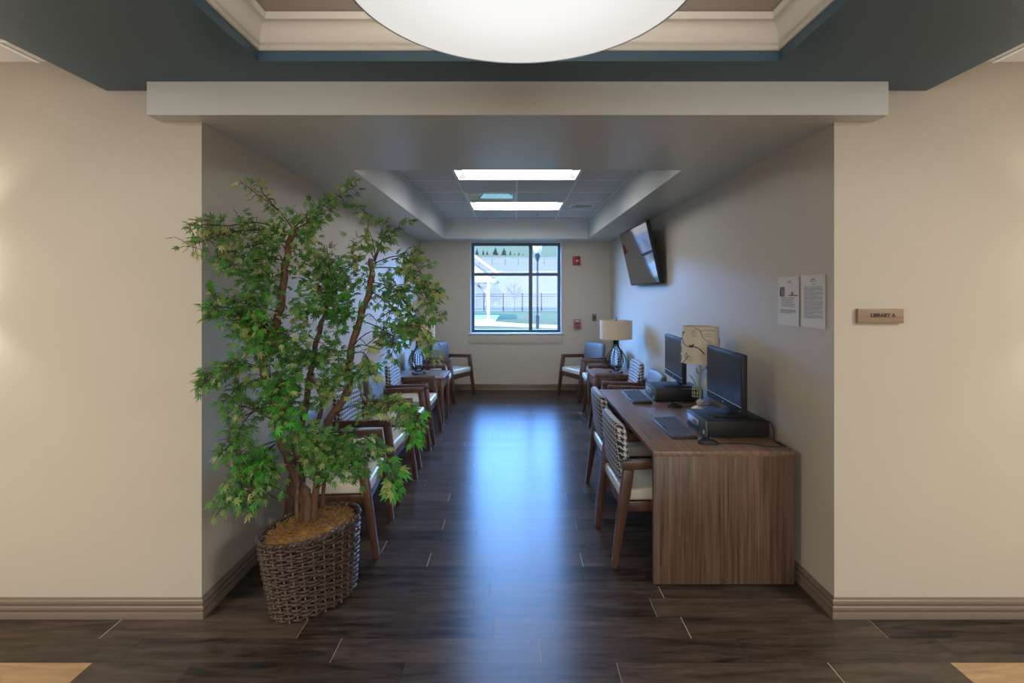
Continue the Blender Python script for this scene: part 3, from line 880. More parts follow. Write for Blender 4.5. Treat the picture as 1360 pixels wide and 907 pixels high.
# ---------------------------------------------------------------- wall things
# television, tipped forward
tv = thing('television', 'large black flat television mounted high on the right wall, tipped forward', 'television', (0, 0, 0))
TVW, TVH = 1.335, .70
def tvmat(y, u, d):   # u: along the height, d: outwards from the screen
    th = math.atan2(.150, .66)
    bx, bz = 1.500, 1.688
    return (bx - u * math.sin(th) - d * math.cos(th), y, bz + u * math.cos(th) - d * math.sin(th))
def tvbox(y0, y1, u0, u1, d0, d1):
    A = [tvmat(y, u, d0) for (y, u) in ((y0, u0), (y1, u0), (y1, u1), (y0, u1))]
    B = [tvmat(y, u, d1) for (y, u) in ((y0, u0), (y1, u0), (y1, u1), (y0, u1))]
    return MB().hexa(A, B)
ty0, ty1 = 5.285, 6.62
tvbox(ty0, ty1, 0, .677, -.042, 0).build('casing', M['black'], tv, bevel=.005)
tvbox(ty0 + .016, ty1 - .016, .022, .661, .0002, .0018).build('screen', M['tvscreen'], tv)
tvbox(5.75, 6.15, .12, .45, -.075, -.0422).build('back_housing', M['black'], tv, bevel=.004)
mt = MB()
p = tvmat(5.95, .25, -.075)
mt.box(RX - .022, RX - .001, 5.72, 6.18, 1.78, 2.2)
mt.hexa([(p[0] - .004, 5.84, p[2] - .09), (RX - .022, 5.84, p[2] - .09), (RX - .022, 5.90, p[2] - .09), (p[0] - .004, 5.90, p[2] - .09)],
        [(p[0] - .06, 5.84, p[2] + .17), (RX - .022, 5.84, p[2] + .17), (RX - .022, 5.90, p[2] + .17), (p[0] - .06, 5.90, p[2] + .17)])
mt.hexa([(p[0] - .004, 6.0, p[2] - .09), (RX - .022, 6.0, p[2] - .09), (RX - .022, 6.06, p[2] - .09), (p[0] - .004, 6.06, p[2] - .09)],
        [(p[0] - .06, 6.0, p[2] + .17), (RX - .022, 6.0, p[2] + .17), (RX - .022, 6.06, p[2] + .17), (p[0] - .06, 6.06, p[2] + .17)])
mt.build('wall_bracket', M['black'], tv)

# notices
def sheet(y0, y1, z0, z1, label):
    r = thing('notice_sheet', label, 'notice', (RX, 0, 0), group='printed notices on the right wall')
    mb = MB(); n = 10; vs = []
    for k in range(n + 1):
        y = y0 + (y1 - y0) * k / n
        for z in (z0, z1):
            bow = .0003 + .005 * ((2 * k / n - 1) ** 2)
            vs += [(-bow, y, z), (-bow + .0006, y, z)]
    fs = []
    for k in range(n):
        a = k * 4; b2 = a + 4
        fs += [(a, b2, b2 + 2, a + 2), (a + 1, a + 3, b2 + 3, b2 + 1), (a, a + 1, b2 + 1, b2), (a + 2, b2 + 2, b2 + 3, a + 3)]
    fs += [(0, 2, 3, 1), (n * 4, n * 4 + 1, n * 4 + 3, n * 4 + 2)]
    mb.add(vs, fs); mb.build('sheet', M['paper'], r, smooth=True)
    def bow(y): return .0003 + .005 * ((2 * (y - y0) / (y1 - y0) - 1) ** 2)
    return r, bow
def words(mb, bow, ya, yb, z, h, rnd):
    """a line of type from ya (left, far) to yb"""
    y = ya
    while y > yb + .004:
        w_ = min(rnd.uniform(.006, .018), y - yb)
        e0 = -bow(y) - .0004; e1 = -bow(y - w_) - .0004
        mb.add([(e0, y, z), (e1, y - w_, z), (e1, y - w_, z + h), (e0, y, z + h)], [(0, 1, 2, 3)])
        y -= w_ + .0028
rnd = random.Random(5)
# the nearer sheet: long page of small type
z0, z1 = 1.417, 1.696
r, bow = sheet(2.588, 2.806, z0, z1, 'white notice filled with small type, nearer the wall corner')
tx = MB()
words(tx, bow, 2.722, 2.684, 1.668, .007, rnd); words(tx, bow, 2.735, 2.676, 1.660, .0035, rnd); words(tx, bow, 2.718, 2.68, 1.645, .0035, rnd)
z = 1.632; k = 0
while z > 1.462:
    words(tx, bow, 2.782, 2.612 + (rnd.uniform(0, .1) if k % 5 == 4 else 0), z, .0022, rnd); z -= .0046 if k % 5 else .0062; k += 1
tx.build('printed_text', M['ink'], r)
z0, z1 = 1.414, 1.694
r, bow = sheet(2.83, 3.056, z0, z1, 'white notice with a small picture at its upper left, farther from the wall corner')
tx = MB()
words(tx, bow, 2.950, 2.918, 1.662, .006, rnd); words(tx, bow, 2.965, 2.90, 1.655, .003, rnd)
tx.build('printed_text', M['ink'], r); tx = MB()
for k in range(6): words(tx, bow, 3.02, 2.875 + rnd.uniform(0, .03), 1.570 - .0095 * k, .004, rnd)
for k in range(4): words(tx, bow, 3.03, 2.862 + (.05 if k == 3 else 0), 1.500 - .006 * k, .0035, rnd)
tx.build('printed_text', M['ink'], r)
tx = MB()
words(tx, bow, 2.915, 2.895, 1.588, .018, rnd); words(tx, bow, 2.945, 2.845, 1.582, .007, rnd)
tx.build('printed_heading', M['inkdark'], r)
ph = MB(); e0, e1 = -bow(3.035) - .0004, -bow(2.99) - .0004
ph.add([(e0, 3.035, 1.578), (e1, 2.985, 1.578), (e1, 2.985, 1.612), (e0, 3.035, 1.612)], [(0, 1, 2, 3)], 0)
ph.add([(e0, 3.035, 1.612), (e1, 2.985, 1.612), (e1, 2.985, 1.634), (e0, 3.035, 1.634)], [(0, 1, 2, 3)], 1)
ph.add([(e0 - .0002, 3.035, 1.578), (e0 - .0002, 3.022, 1.578), (e0 - .0002, 3.022, 1.616), (e0 - .0002, 3.035, 1.616)], [(0, 1, 2, 3)], 2)
ph.build('printed_picture', [M['inkpink'], M['ink'], M['inkdark']], r)
pin = MB().lathe([(.001, 0), (.004, .002), (.0055, .006), (.004, .009), (0, .010)], 12).build('push_pin', M['white'], r, smooth=True)
pin.location = (-.008, 2.836, 1.690); pin.rotation_euler = (0, -PI / 2, 0)

# LIBRARY A sign
sg = thing('room_sign', 'wooden room sign reading LIBRARY A on the right hand wall', 'sign', (1.7895, WY, 1.487))
MB().box(-.112, .112, -.022, 0, -.035, .035).build('sign_board', M['sign'], sg, bevel=.0015)
def text_mesh(name, txt, size, mat, parent, loc, bold=0.0):
    cu = bpy.data.curves.new(name, 'FONT'); cu.body = txt; cu.size = size; cu.align_x = 'CENTER'; cu.align_y = 'CENTER'
    cu.extrude = .0008; cu.offset = bold
    tmp = bpy.data.objects.new(name, cu)
    me = bpy.data.meshes.new_from_object(tmp.evaluated_get(bpy.context.evaluated_depsgraph_get())) if False else None
    COL.objects.link(tmp)
    dg = bpy.context.evaluated_depsgraph_get(); dg.update()
    me = bpy.data.meshes.new_from_object(tmp.evaluated_get(dg))
    bpy.data.objects.remove(tmp); bpy.data.curves.remove(cu)
    me.materials.clear(); me.materials.append(mat)
    o = bpy.data.objects.new(name, me); COL.objects.link(o); o.parent = parent
    o.location = loc; o.rotation_euler = (PI / 2, 0, 0)
    return o
text_mesh('lettering', 'LIBRARY A', .0255, M['signdark'], sg, (.009, -.0228, .003), .0006)
br = MB()
for k in range(9):
    for q in ((0, 0), (.0022, .0), (0, .0024)):
        if random.random() < .7: br.lathe([(.0008, 0), (0, .0007)], 6, (-.022 + k * .0062 + q[0], 0, q[1]))
bo = br.build('braille', M['sign'], sg); bo.rotation_euler = (PI / 2, 0, 0); bo.location = (0, -.0221, -.018)

# fire alarm strobe, pull station, wall plate on the window wall
fs_ = thing('fire_alarm_strobe', 'bright red fire alarm strobe high on the wall right of the window', 'fire alarm', (1.005, FY, 2.116))
MB().box(-.06, .06, -.045, 0, -.072, .072).build('housing', M['red'], fs_, bevel=.006)
st_ = MB()
for a in (R(45), R(-45)):
    dx, dz = .026 * math.cos(a), .022 * math.sin(a); px, pz = -.006 * math.sin(a), .006 * math.cos(a)
    st_.hexa([(.012 - dx - px, -.053, -dz - pz), (.012 + dx - px, -.053, dz - pz), (.012 + dx + px, -.053, dz + pz), (.012 - dx + px, -.053, -dz + pz)],
             [(.012 - dx - px, -.0452, -dz - pz), (.012 + dx - px, -.0452, dz - pz), (.012 + dx + px, -.0452, dz + pz), (.012 - dx + px, -.0452, -dz + pz)])
st_.build('strobe_lens', M['white'], fs_)
ps = thing('fire_alarm_pull_station', 'faded red fire alarm pull box low on the wall right of the window', 'fire alarm', (1.015, FY, 1.086))
MB().box(-.056, .056, -.05, 0, -.076, .076).build('housing', M['redpale'], ps, bevel=.006)
MB().box(-.04, .04, -.058, -.0502, -.004, .016).build('pull_bar', M['inkdark'], ps, bevel=.002)
MB().box(-.03, .034, -.0535, -.0502, -.056, -.034).build('lower_plate', M['red'], ps)
MB().box(-.038, .038, -.0535, -.0502, .044, .056).build('upper_plate', M['paper'], ps)
wp = thing('wall_plate', 'small metal wall plate with a dark socket right of the window', 'wall plate', (1.30, FY, 1.188))
MB().box(-.036, .036, -.008, 0, -.058, .058).build('plate', M['plate'], wp, bevel=.002)
MB().box(-.018, .018, -.012, -.0082, -.018, .018).build('socket', M['inkdark'], wp, bevel=.001)

# ---------------------------------------------------------------- potted tree
BC = Vector((-1.07, 2.69, 0)); BA, BB_, BANG = .272, .178, R(57)
tree = thing('potted_tree', 'tall artificial maple tree in an oval wicker planter at the left of the opening', 'potted tree', tuple(BC))
HB = .392
def ov(a, z, extra=0.0):
    t_ = z / HB; sc = .83 + .17 * t_ ** .9
    x = (BA * sc + extra) * math.cos(a); y = (BB_ * sc + extra) * math.sin(a)
    return Vector((x * math.cos(BANG) - y * math.sin(BANG) + .022 * (1 - t_), x * math.sin(BANG) + y * math.cos(BANG), z))
NST = 30
wk = MB(); nr = 30
for r_ in range(nr):
    z = .012 + (HB - .03) * r_ / (nr - 1); path = []
    ns = NST * 6
    for k in range(ns):
        a = 2 * PI * k / ns
        ph = PI * (a / (2 * PI) * NST) + (PI if r_ % 2 else 0)
        path.append(ov(a, z + .0035 * math.sin(a * 3 + r_ * 1.7) + .0016 * math.sin(a * 17 + r_ * 5), .0075 * math.sin(ph)))
    wk.tube(path, .0078 + .0012 * math.sin(r_ * 2.3), 6, closed=True)
bk = wk.build('basket', M['wicker'], tree, smooth=True, sharp=80)
sk_ = MB()
for k in range(NST):
    a = 2 * PI * (k + .5) / NST
    sk_.tube([ov(a, z_, .003) for z_ in (.0, .1, .2, .3, HB - .01)], .0045, 6)
sk_.build('stakes', M['wickerlight'], bk, smooth=True)
ln_ = MB(); n = 48; vs = []
for z in (.004, .1, .2, .3, HB - .015):
    vs += [ov(2 * PI * k / n, z, -.012) for k in range(n)]
ln_.add(vs, [(i * n + k, i * n + (k + 1) % n, (i + 1) * n + (k + 1) % n, (i + 1) * n + k) for i in range(4) for k in range(n)] + [tuple(range(n))])
ln_.build('liner', M['liner'], bk, smooth=True)
rm = MB()
for q in range(2):
    path = []
    for k in range(160):
        a = 2 * PI * k / 160; ph = a * 34 + PI * q
        path.append(ov(a, HB - .004 + .006 * math.sin(ph), .004 + .006 * math.cos(ph)))
    rm.tube(path, .0085, 6, closed=True)
rm.build('rim', M['wicker'], bk, smooth=True)
# moss
ms_ = MB(); rings = 26; n = 90; vs = []
for i in range(rings + 1):
    f_ = i / rings
    for k in range(n):
        a = 2 * PI * k / n
        p = ov(a, HB, -.016) * f_
        nzv = noise.fractal(Vector((p.x * 22, p.y * 22, 1.3)), .8, 2.2, 5)
        nz2 = noise.fractal(Vector((p.x * 75, p.y * 75, 4.3)), .8, 2.2, 3)
        z = HB - .030 + .040 * (1 - f_ ** 3) + .016 * nzv + .008 * nz2
        vs.append((p.x, p.y, z))
ms_.add(vs, [(i * n + k, i * n + (k + 1) % n, (i + 1) * n + (k + 1) % n, (i + 1) * n + k) for i in range(rings) for k in range(n)])
rnd = random.Random(3)
for q in range(1500):
    a = rnd.uniform(0, 2 * PI); f_ = math.sqrt(rnd.random()) * .97
    p = ov(a, HB, -.02) * f_; b0 = Vector((p.x, p.y, HB - .022 + .040 * (1 - f_ ** 3) + rnd.uniform(-.004, .012)))
    d1 = Vector((rnd.uniform(-1, 1), rnd.uniform(-1, 1), rnd.uniform(-.1, .6))).normalized() * rnd.uniform(.008, .018)
    d2 = Vector((rnd.uniform(-1, 1), rnd.uniform(-1, 1), rnd.uniform(-.5, .3))).normalized() * rnd.uniform(.006, .015)
    ms_.tube([b0, b0 + d1, b0 + d1 + d2], [.0012, .0014, .0007], 4)
mo_ = ms_.build('moss', M['moss'], tree, smooth=True, sharp=60, recalc=False)
mo_['kind'] = 'stuff'

# trunks: traced in pixels (x, y, depth) then turned into metres about the pot
def px(x, y, d):
    return Vector(((x - 684) / 680 * d, d, EYE - (y - 388) / 680 * d))
def loc(v_): return Vector(v_) - BC
def fit_depth(x, d):
    """keep clear of the library's left wall"""
    if x < 684: d = min(d, 1.475 * 680 / (684 - x)) if x < 330 else d
    return d
TR = []; SHOW = []
def trunk(pts, radii, bare=()):
    P = smooth_path([loc(px(*p)) for p in pts], 6)
    k = len(P); m_ = len(radii) - 1
    rs = []
    for i in range(k):
        t_ = i / (k - 1) * m_; a = int(min(t_, m_ - 1)); rs.append(.82 * (radii[a] + (radii[a + 1] - radii[a]) * (t_ - a)) * (1 + .09 * math.sin(i * 1.9)))
    P = [p + Vector((.004 * math.sin(i * 1.3), .004 * math.cos(i * 1.7), 0)) for i, p in enumerate(P)]
    MB().tube(P, rs, 10).build('trunk', M['bark'], tree, smooth=True, sharp=80)
    TR.extend(P)
    if bare:
        for a, b3 in zip(P[:-1], P[1:]):
            q = pxy(a)
            if any(y0 < q[1] < y1 for y0, y1 in bare): SHOW.append((q, pxy(b3)))
def pxy(v_):
    w_ = v_ + BC
    return (684 + w_.x / w_.y * 680, 388 - (w_.z - EYE) / w_.y * 680, w_.y)
def hides(p):
    """leaf in front of a stretch of bare wood"""
    q = pxy(p)
    for a, b3 in SHOW:
        if q[2] < a[2] + .05 and abs(q[1] - (a[1] + b3[1]) / 2) < 12 and abs(q[0] - (a[0] + b3[0]) / 2) < 15: return True
    return False
DT = 2.66
trunk([(408, 694, DT), (408, 662, DT), (390, 626, DT), (372, 583, 2.62), (364, 535, 2.60), (349, 489, 2.58), (358, 450, 2.58), (369, 423, 2.6), (376, 379, 2.6), (380, 346, 2.6), (390, 303, 2.58)], [.028, .027, .026, .025, .024, .025, .024, .024, .023, .021, .017], [(304, 395), (410, 428), (480, 497), (600, 700)])
trunk([(416, 694, DT + .02), (419, 650, 2.68), (428, 605, 2.70), (436, 560, 2.72), (462, 520, 2.74), (464, 476, 2.76), (478, 424, 2.78), (492, 380, 2.8), (493, 344, 2.8)], [.026, .023, .022, .024, .025, .024, .022, .021, .016], [(344, 480), (520, 560)])
trunk([(405, 692, DT + .06), (401, 640, 2.73), (398, 590, 2.76), (412, 500, 2.8), (421, 452, 2.8), (431, 418, 2.78), (440, 390, 2.78)], [.024, .022, .021, .020, .018, .015, .010], [(425, 460), (495, 530)])
trunk([(409, 655, DT), (385, 618, 2.70), (400, 598, 2.72), (428, 540, 2.76), (410, 496, 2.74)], [.022, .019, .016, .014, .010])
trunk([(394, 688, 2.60), (395, 650, 2.60), (396, 615, 2.62)], [.013, .012, .011])
trunk([(428, 672, 2.76), (431, 630, 2.78), (424, 590, 2.78)], [.014, .012, .010])

# foliage: twigs carrying lobed leaves
fol = MB(); tw = MB()
rl = random.Random(21)
def leaf(p, d, up, size, mi):
    """p: stalk point, d: direction of the mid lobe, up: leaf normal"""
    d = d.normalized(); side = d.cross(up)
    if side.length < 1e-4: side = d.orthogonal()
    side.normalize(); nrm = side.cross(d).normalized()
    c0 = p + d * size * .14
    for ang, ln__, wd in ((0, 1.1, .11), (32, .84, .09), (-32, .84, .09), (74, .52, .08), (-74, .52, .08)):
        a = R(ang); q = d * math.cos(a) + side * math.sin(a); s2 = side * math.cos(a) - d * math.sin(a)
        droop = -nrm * size * (.10 + .10 * abs(ang) / 60) * ln__
        tip = c0 + q * size * ln__ * .86 + droop
        mid = c0 + q * size * ln__ * .42
        fol.add([p, mid + s2 * size * wd - nrm * size * .03, tip, mid - s2 * size * wd - nrm * size * .03], [(0, 1, 2, 3)], mi)
PAL = {'d': (.48, .34, .12, .04, .02), 'm': (.25, .40, .20, .09, .06), 'o': (.12, .26, .38, .20, .04), 'y': (.08, .2, .36, .34, .02), 'b': (.08, .25, .08, .05, .54)}
def pick(pal):
    x = rl.random(); s_ = 0
    for i, w_ in enumerate(PAL[pal]):
        s_ += w_
        if x < s_: return i
    return 1
def spray(pts, n, spread, pal='m', size=.041, twig=True, start=.25, rad=.0035):
    """pts: (x, y, depth) pixels from the wood to the tip"""
    P = smooth_path([loc(px(x, y, fit_depth(x, d))) for x, y, d in pts], 6)
    if twig:
        k = len(P); tw.tube(P, [rad * (1 - .7 * i / k) for i in range(k)], 5)
    L = len(P) - 1; n = round(n * 2.1)
    for q in range(n):
        t_ = start + (1 - start) * (q + rl.random()) / n
        i = min(int(t_ * L), L - 1); b0 = P[i].lerp(P[i + 1], t_ * L - i)
        ax = (P[i + 1] - P[i]).normalized()
        o_ = Vector((rl.gauss(0, 1), rl.gauss(0, 1), rl.gauss(0, .8))) * spread
        o_ -= ax * o_.dot(ax) * .5
        p = b0 + o_
        wx = p.x + BC.x; wy = p.y + BC.y
        if wx < -1.47 and wy > 2.42: p.x = -1.47 - BC.x
        if o_.length > .02 and twig:
            tw.tube([b0, b0.lerp(p, .5) + Vector((0, 0, .006)), p], [.0016, .0013, .0010], 4)
        if hides(p) and rl.random() < .78: continue
        d = (ax * .7 + o_.normalized() * .9 + Vector((0, 0, -.45)) + Vector((rl.gauss(0, .35), rl.gauss(0, .35), rl.gauss(0, .3))))
        up = Vector((rl.gauss(0, .45), -.55 + rl.gauss(0, .4), .75 + rl.gauss(0, .35)))
        leaf(p, d, up, size * rl.uniform(.75, 1.25), pick(pal))
def nearest_wood(v_):
    return min(TR, key=lambda q: (q - v_).length + max(0, q.z - v_.z) * .4)
def clump(cx, cy, rx, ry, n, pal='m', d=2.66, dd=.16, size=.041, per=13, spread=.032):
    """a mass of foliage: short sprays that fan out from the nearest wood"""
    k = max(1, round(n * 2.7 / per))
    for q in range(k):
        a = rl.uniform(0, 2 * PI); f_ = math.sqrt(rl.random())
        x = cx + rx * f_ * math.cos(a); y = cy + ry * f_ * math.sin(a); dep = fit_depth(x, d + rl.uniform(-dd, dd))
        tip = loc(px(x, y, dep))
        w_ = nearest_wood(tip - Vector((0, 0, .10)))
        far = tip - w_
        if far.length > .28: base = tip - far.normalized() * .20
        else: base = w_
        mid = base.lerp(tip, .55) + Vector((0, 0, .03))
        P = smooth_path([base, mid, tip], 4)
        if far.length > .28 and q % 2 == 0: tw.tube(smooth_path([w_, w_.lerp(base, .5) + Vector((rl.gauss(0, .02), rl.gauss(0, .02), .05)), base], 4), [.0032] * 4 + [.0024] * 5, 5)
        if not (hides(P[1]) or hides(P[2])): tw.tube(P, [.0026 * (1 - .6 * i / len(P)) for i in range(len(P))], 4)
        L = len(P) - 1
        for e in range(per):
            t_ = .35 + .65 * (e + rl.random()) / per; i = min(int(t_ * L), L - 1); b0 = P[i].lerp(P[i + 1], t_ * L - i)
            o_ = Vector((rl.gauss(0, 1), rl.gauss(0, 1), rl.gauss(0, .8))) * spread
            p = b0 + o_
            wx = p.x + BC.x; wy = p.y + BC.y
            if wx < -1.47 and wy > 2.42: p.x = -1.47 - BC.x
            if hides(p) and rl.random() < .78: continue
            dv = (tip - base).normalized() * .5 + o_.normalized() * .9 + Vector((rl.gauss(0, .35), rl.gauss(0, .35), -.45 + rl.gauss(0, .3)))
            up = Vector((rl.gauss(0, .45), -.55 + rl.gauss(0, .4), .75 + rl.gauss(0, .35)))
            leaf(p, dv, up, size * rl.uniform(.75, 1.25), pick(pal))

T1, T2, T3 = 2.58, 2.8, 2.78
# crown of the left stem
spray([(390, 305, T1), (372, 282, 2.54), (352, 266, 2.48), (318, 240, 2.4)], 13, .022, 'o', start=.35)
spray([(372, 282, 2.54), (350, 258, 2.5), (346, 246, 2.46)], 4, .014, 'o', start=.5)
spray([(388, 310, T1), (350, 305, 2.5), (310, 308, 2.4), (285, 314, 2.33), (250, 328, 2.3)], 34, .034, 'o')
spray([(388, 312, T1), (345, 296, 2.5), (300, 300, 2.4), (272, 298, 2.33), (252, 306, 2.3)], 30, .030, 'o')
spray([(384, 320, T1), (340, 325, 2.5), (305, 335, 2.45), (290, 345, 2.4)], 22, .034, 'm')
spray([(380, 345, T1), (340, 345, 2.5), (310, 352, 2.45), (292, 356, 2.4)], 14, .030, 'm')
clump(352, 305, 34, 24, 60, 'm', 2.54)
clump(345, 345, 38, 34, 90, 'd', 2.54)
spray([(390, 303, T1), (410, 285, 2.6), (440, 266, 2.62), (474, 246, 2.64)], 30, .026, 'm')
spray([(390, 306, T1), (412, 293, 2.6), (432, 280, 2.62), (446, 276, 2.62)], 14, .026, 'm')
clump(398, 290, 24, 22, 45, 'm', 2.56)
clump(404, 335, 26, 36, 70, 'o', 2.56)
clump(400, 390, 26, 30, 60, 'm', 2.62)
clump(352, 382, 26, 30, 70, 'd', 2.56)
# left-hand clumps
spray([(372, 415, T1), (335, 405, 2.5), (300, 400, 2.44), (276, 385, 2.4)], 24, .036, 'b')
spray([(366, 435, T1), (330, 425, 2.5), (295, 415, 2.44), (278, 402, 2.4)], 30, .036, 'm')
clump(315, 410, 38, 22, 75, 'm', 2.46, .1)
clump(325, 430, 30, 20, 50, 'b', 2.46, .1)
clump(352, 455, 36, 30, 100, 'm', 2.52)
clump(345, 440, 26, 20, 40, 'o', 2.46)
spray([(350, 490, T1), (318, 481, 2.48), (292, 492, 2.38), (264, 515, 2.3)], 36, .030, 'd')
spray([(350, 490, T1), (310, 484, 2.46), (280, 496, 2.36), (272, 506, 2.32)], 14, .026, 'o')
spray([(352, 505, T1), (325, 508, 2.5), (308, 522, 2.44), (298, 534, 2.4)], 20, .026, 'd')
spray([(366, 560, 2.6), (338, 545, 2.52), (318, 540, 2.46), (300, 552, 2.42)], 20, .026, 'm')
spray([(338, 545, 2.52), (322, 562, 2.46), (316, 582, 2.42), (320, 604, 2.4)], 20, .024, 'd')
spray([(338, 545, 2.52), (308, 566, 2.44), (304, 590, 2.4), (290, 604, 2.38)], 22, .022, 'd')
clump(342, 496, 18, 12, 22, 'm', 2.5)
# centre of the crown
clump(400, 455, 40, 30, 110, 'd', 2.62)
clump(385, 490, 32, 24, 75, 'd', 2.58)
clump(368, 512, 14, 16, 30, 'b', 2.42, .06)
clump(384, 556, 14, 22, 34, 'b', 2.42, .06)
clump(375, 535, 26, 30, 70, 'm', 2.54)
clump(424, 470, 30, 34, 75, 'm', 2.7)
clump(448, 345, 40, 22, 85, 'm', 2.74)
clump(458, 380, 42, 26, 120, 'm', 2.74)
clump(450, 405, 34, 22, 75, 'b', 2.7)
clump(440, 430, 36, 24, 80, 'd', 2.72)
clump(478, 335, 14, 16, 24, 'y', 2.76)
spray([(500, 350, T2), (488, 320, 2.8), (489, 290, 2.8), (478, 276, 2.8), (465, 272, 2.8)], 9, .012, 'o', start=.45, size=.05)
spray([(497, 348, T2), (504, 325, 2.82), (520, 310, 2.84), (546, 291, 2.86)], 15, .014, 'm', start=.25, size=.05)
spray([(498, 348, T2), (507, 318, 2.82), (508, 292, 2.84)], 9, .012, 'd', start=.3, size=.05)
spray([(494, 350, T2), (498, 335, 2.8), (492, 310, 2.8)], 6, .012, 'm', start=.3, size=.05)
# right-hand falls
spray([(496, 350, T2), (528, 340, 2.8), (552, 352, 2.78), (568, 378, 2.74), (586, 390, 2.7)], 40, .032, 'o')
spray([(520, 345, 2.8), (545, 338, 2.8), (556, 332, 2.8)], 12, .022, 'y')
spray([(500, 355, T2), (535, 358, 2.8), (556, 378, 2.76), (572, 405, 2.74), (578, 428, 2.72)], 38, .028, 'm')
spray([(496, 375, T2), (522, 382, 2.8), (540, 405, 2.76), (552, 432, 2.74)], 34, .028, 'd')
spray([(490, 385, T2), (515, 402, 2.78), (532, 425, 2.74), (545, 446, 2.72)], 26, .026, 'm')
clump(530, 375, 36, 32, 60, 'm', 2.78)
clump(540, 432, 28, 22, 45, 'm', 2.74)
spray([(545, 415, 2.76), (560, 440, 2.7), (570, 458, 2.66), (578, 474, 2.64)], 22, .022, 'y')
spray([(478, 425, T2), (505, 436, 2.76), (525, 452, 2.72), (516, 478, 2.7)], 18, .022, 'd')
spray([(466, 470, 2.76), (482, 468, 2.7), (490, 480, 2.66), (490, 500, 2.64)], 12, .020, 'y', size=.055)
clump(462, 495, 26, 22, 60, 'm', 2.66)
clump(440, 520, 28, 22, 60, 'o', 2.66)
# lower right arm
spray([(440, 552, 2.72), (475, 536, 2.64), (510, 534, 2.56), (538, 545, 2.5), (552, 572, 2.46)], 52, .028, 'm')
spray([(510, 534, 2.56), (538, 540, 2.48), (554, 556, 2.44), (554, 586, 2.42)], 30, .020, 'b', start=.4)
spray([(470, 540, 2.66), (500, 545, 2.58), (530, 530, 2.52)], 18, .024, 'o')
spray([(430, 575, 2.7), (470, 575, 2.56), (500, 592, 2.5), (512, 610, 2.48), (522, 640, 2.46)], 14, .016, 'm', start=.35)
spray([(505, 600, 2.5), (520, 622, 2.46), (524, 640, 2.45), (520, 655, 2.44)], 16, .020, 'b', start=.2, size=.058)
clump(450, 590, 44, 20, 100, 'm', 2.56)
clump(455, 615, 40, 16, 75, 'd', 2.54)
clump(425, 600, 30, 20, 60, 'o', 2.58)
spray([(430, 585, 2.7), (462, 600, 2.54), (480, 618, 2.5), (478, 640, 2.48)], 20, .022, 'm')
clump(395, 590, 18, 24, 40, 'm', 2.5)
# lower left falls
spray([(368, 585, 2.6), (340, 596, 2.5), (318, 622, 2.44), (300, 655, 2.4), (290, 682, 2.38)], 40, .026, 'm')
spray([(360, 595, 2.58), (335, 612, 2.48), (326, 645, 2.44), (318, 672, 2.42)], 30, .026, 'b')
spray([(365, 590, 2.6), (345, 606, 2.5), (334, 640, 2.44), (336, 680, 2.42)], 30, .024, 'm')
spray([(365, 590, 2.6), (352, 606, 2.5), (348, 640, 2.46), (342, 660, 2.44)], 16, .024, 'o')
clump(345, 618, 22, 18, 42, 'm', 2.48, .08)
clump(330, 630, 22, 26, 50, 'b', 2.46, .08)
spray([(345, 600, 2.52), (318, 604, 2.44), (296, 606, 2.38)], 10, .024, 'm')
tw.build('twigs', M['twig'], tree, smooth=False, recalc=False)
fo = fol.build('foliage', LEAF, tree, recalc=False)
fo['kind'] = 'stuff'

# ---------------------------------------------------------------- outside the window
M['lawn'] = terrain_mat('pale_winter_lawn', (.08, .10, .055), (.145, .155, .095), 1.3)
M['dirt'] = terrain_mat('dry_straw_slope', (.16, .145, .13), (.235, .215, .195), .35)
M['hillgrass'] = terrain_mat('upper_slope_grass', (.10, .12, .07), (.15, .17, .105), .12)
M['concrete'] = terrain_mat('pale_concrete', (.42, .41, .40), (.52, .51, .50), 1.1)
M['pav'] = plain('white_painted_timber', (.62, .62, .61), .6, noise_amt=.03)
M['shingle'] = plain('grey_shingle', (.22, .22, .23), .9, noise_amt=.2)
M['iron'] = plain('dark_iron_paint', (.02, .025, .035), .5, noise_amt=.05)
M['post'] = plain('slate_blue_lamp_post', (.055, .075, .105), .5, noise_amt=.05)
M['conifer'] = plain('blue_green_needles', (.045, .085, .06), .9, noise_amt=.5, noise_scale=5)
M['globe'] = plain('white_lamp_globe', (.85, .85, .86), .3, noise_amt=.01)
GZ = -.09
prof_y = [8.55, 20, 34, 46, 52, 62, 78, 100, 122, 134, 165, 210, 260]
prof_z = [GZ, GZ, GZ, GZ, .15, 1.5, 4.0, 6.9, 9.8, 12.0, 17.0, 25.5, 33.0]
tr_ = MB(); nx = 25; vs = []
for y, z in zip(prof_y, prof_z):
    for i in range(nx):
        x = -90 + 180 * i / (nx - 1)
        bump = 0 if y < 50 else (.012 * (y - 46)) * noise.noise(Vector((x * .03, y * .03, 0)))
        vs.append((x, y, z + bump + (0 if y < 60 else x * .004)))
for i in range(len(prof_y) - 1):
    mi = 0 if prof_y[i] < 46 else (1 if prof_y[i] < 122 else 2)
    for k in range(nx - 1):
        tr_.add([vs[i * nx + k], vs[i * nx + k + 1], vs[(i + 1) * nx + k + 1], vs[(i + 1) * nx + k]], [(0, 1, 2, 3)], mi)
struct('ground', tr_, [M['lawn'], M['dirt'], M['hillgrass']], recalc=False)
pa = MB()
pa.prism([(-14, 25.6), (-1.35, 25.6), (4.5, 22.6), (9, 21.3), (9, 23.0), (4.0, 24.8), (.4, 27.2), (-1.15, 29.2), (-1.15, 37.5), (-14, 37.5)], 'z', GZ, GZ + .02)
struct('path', pa, M['concrete'])
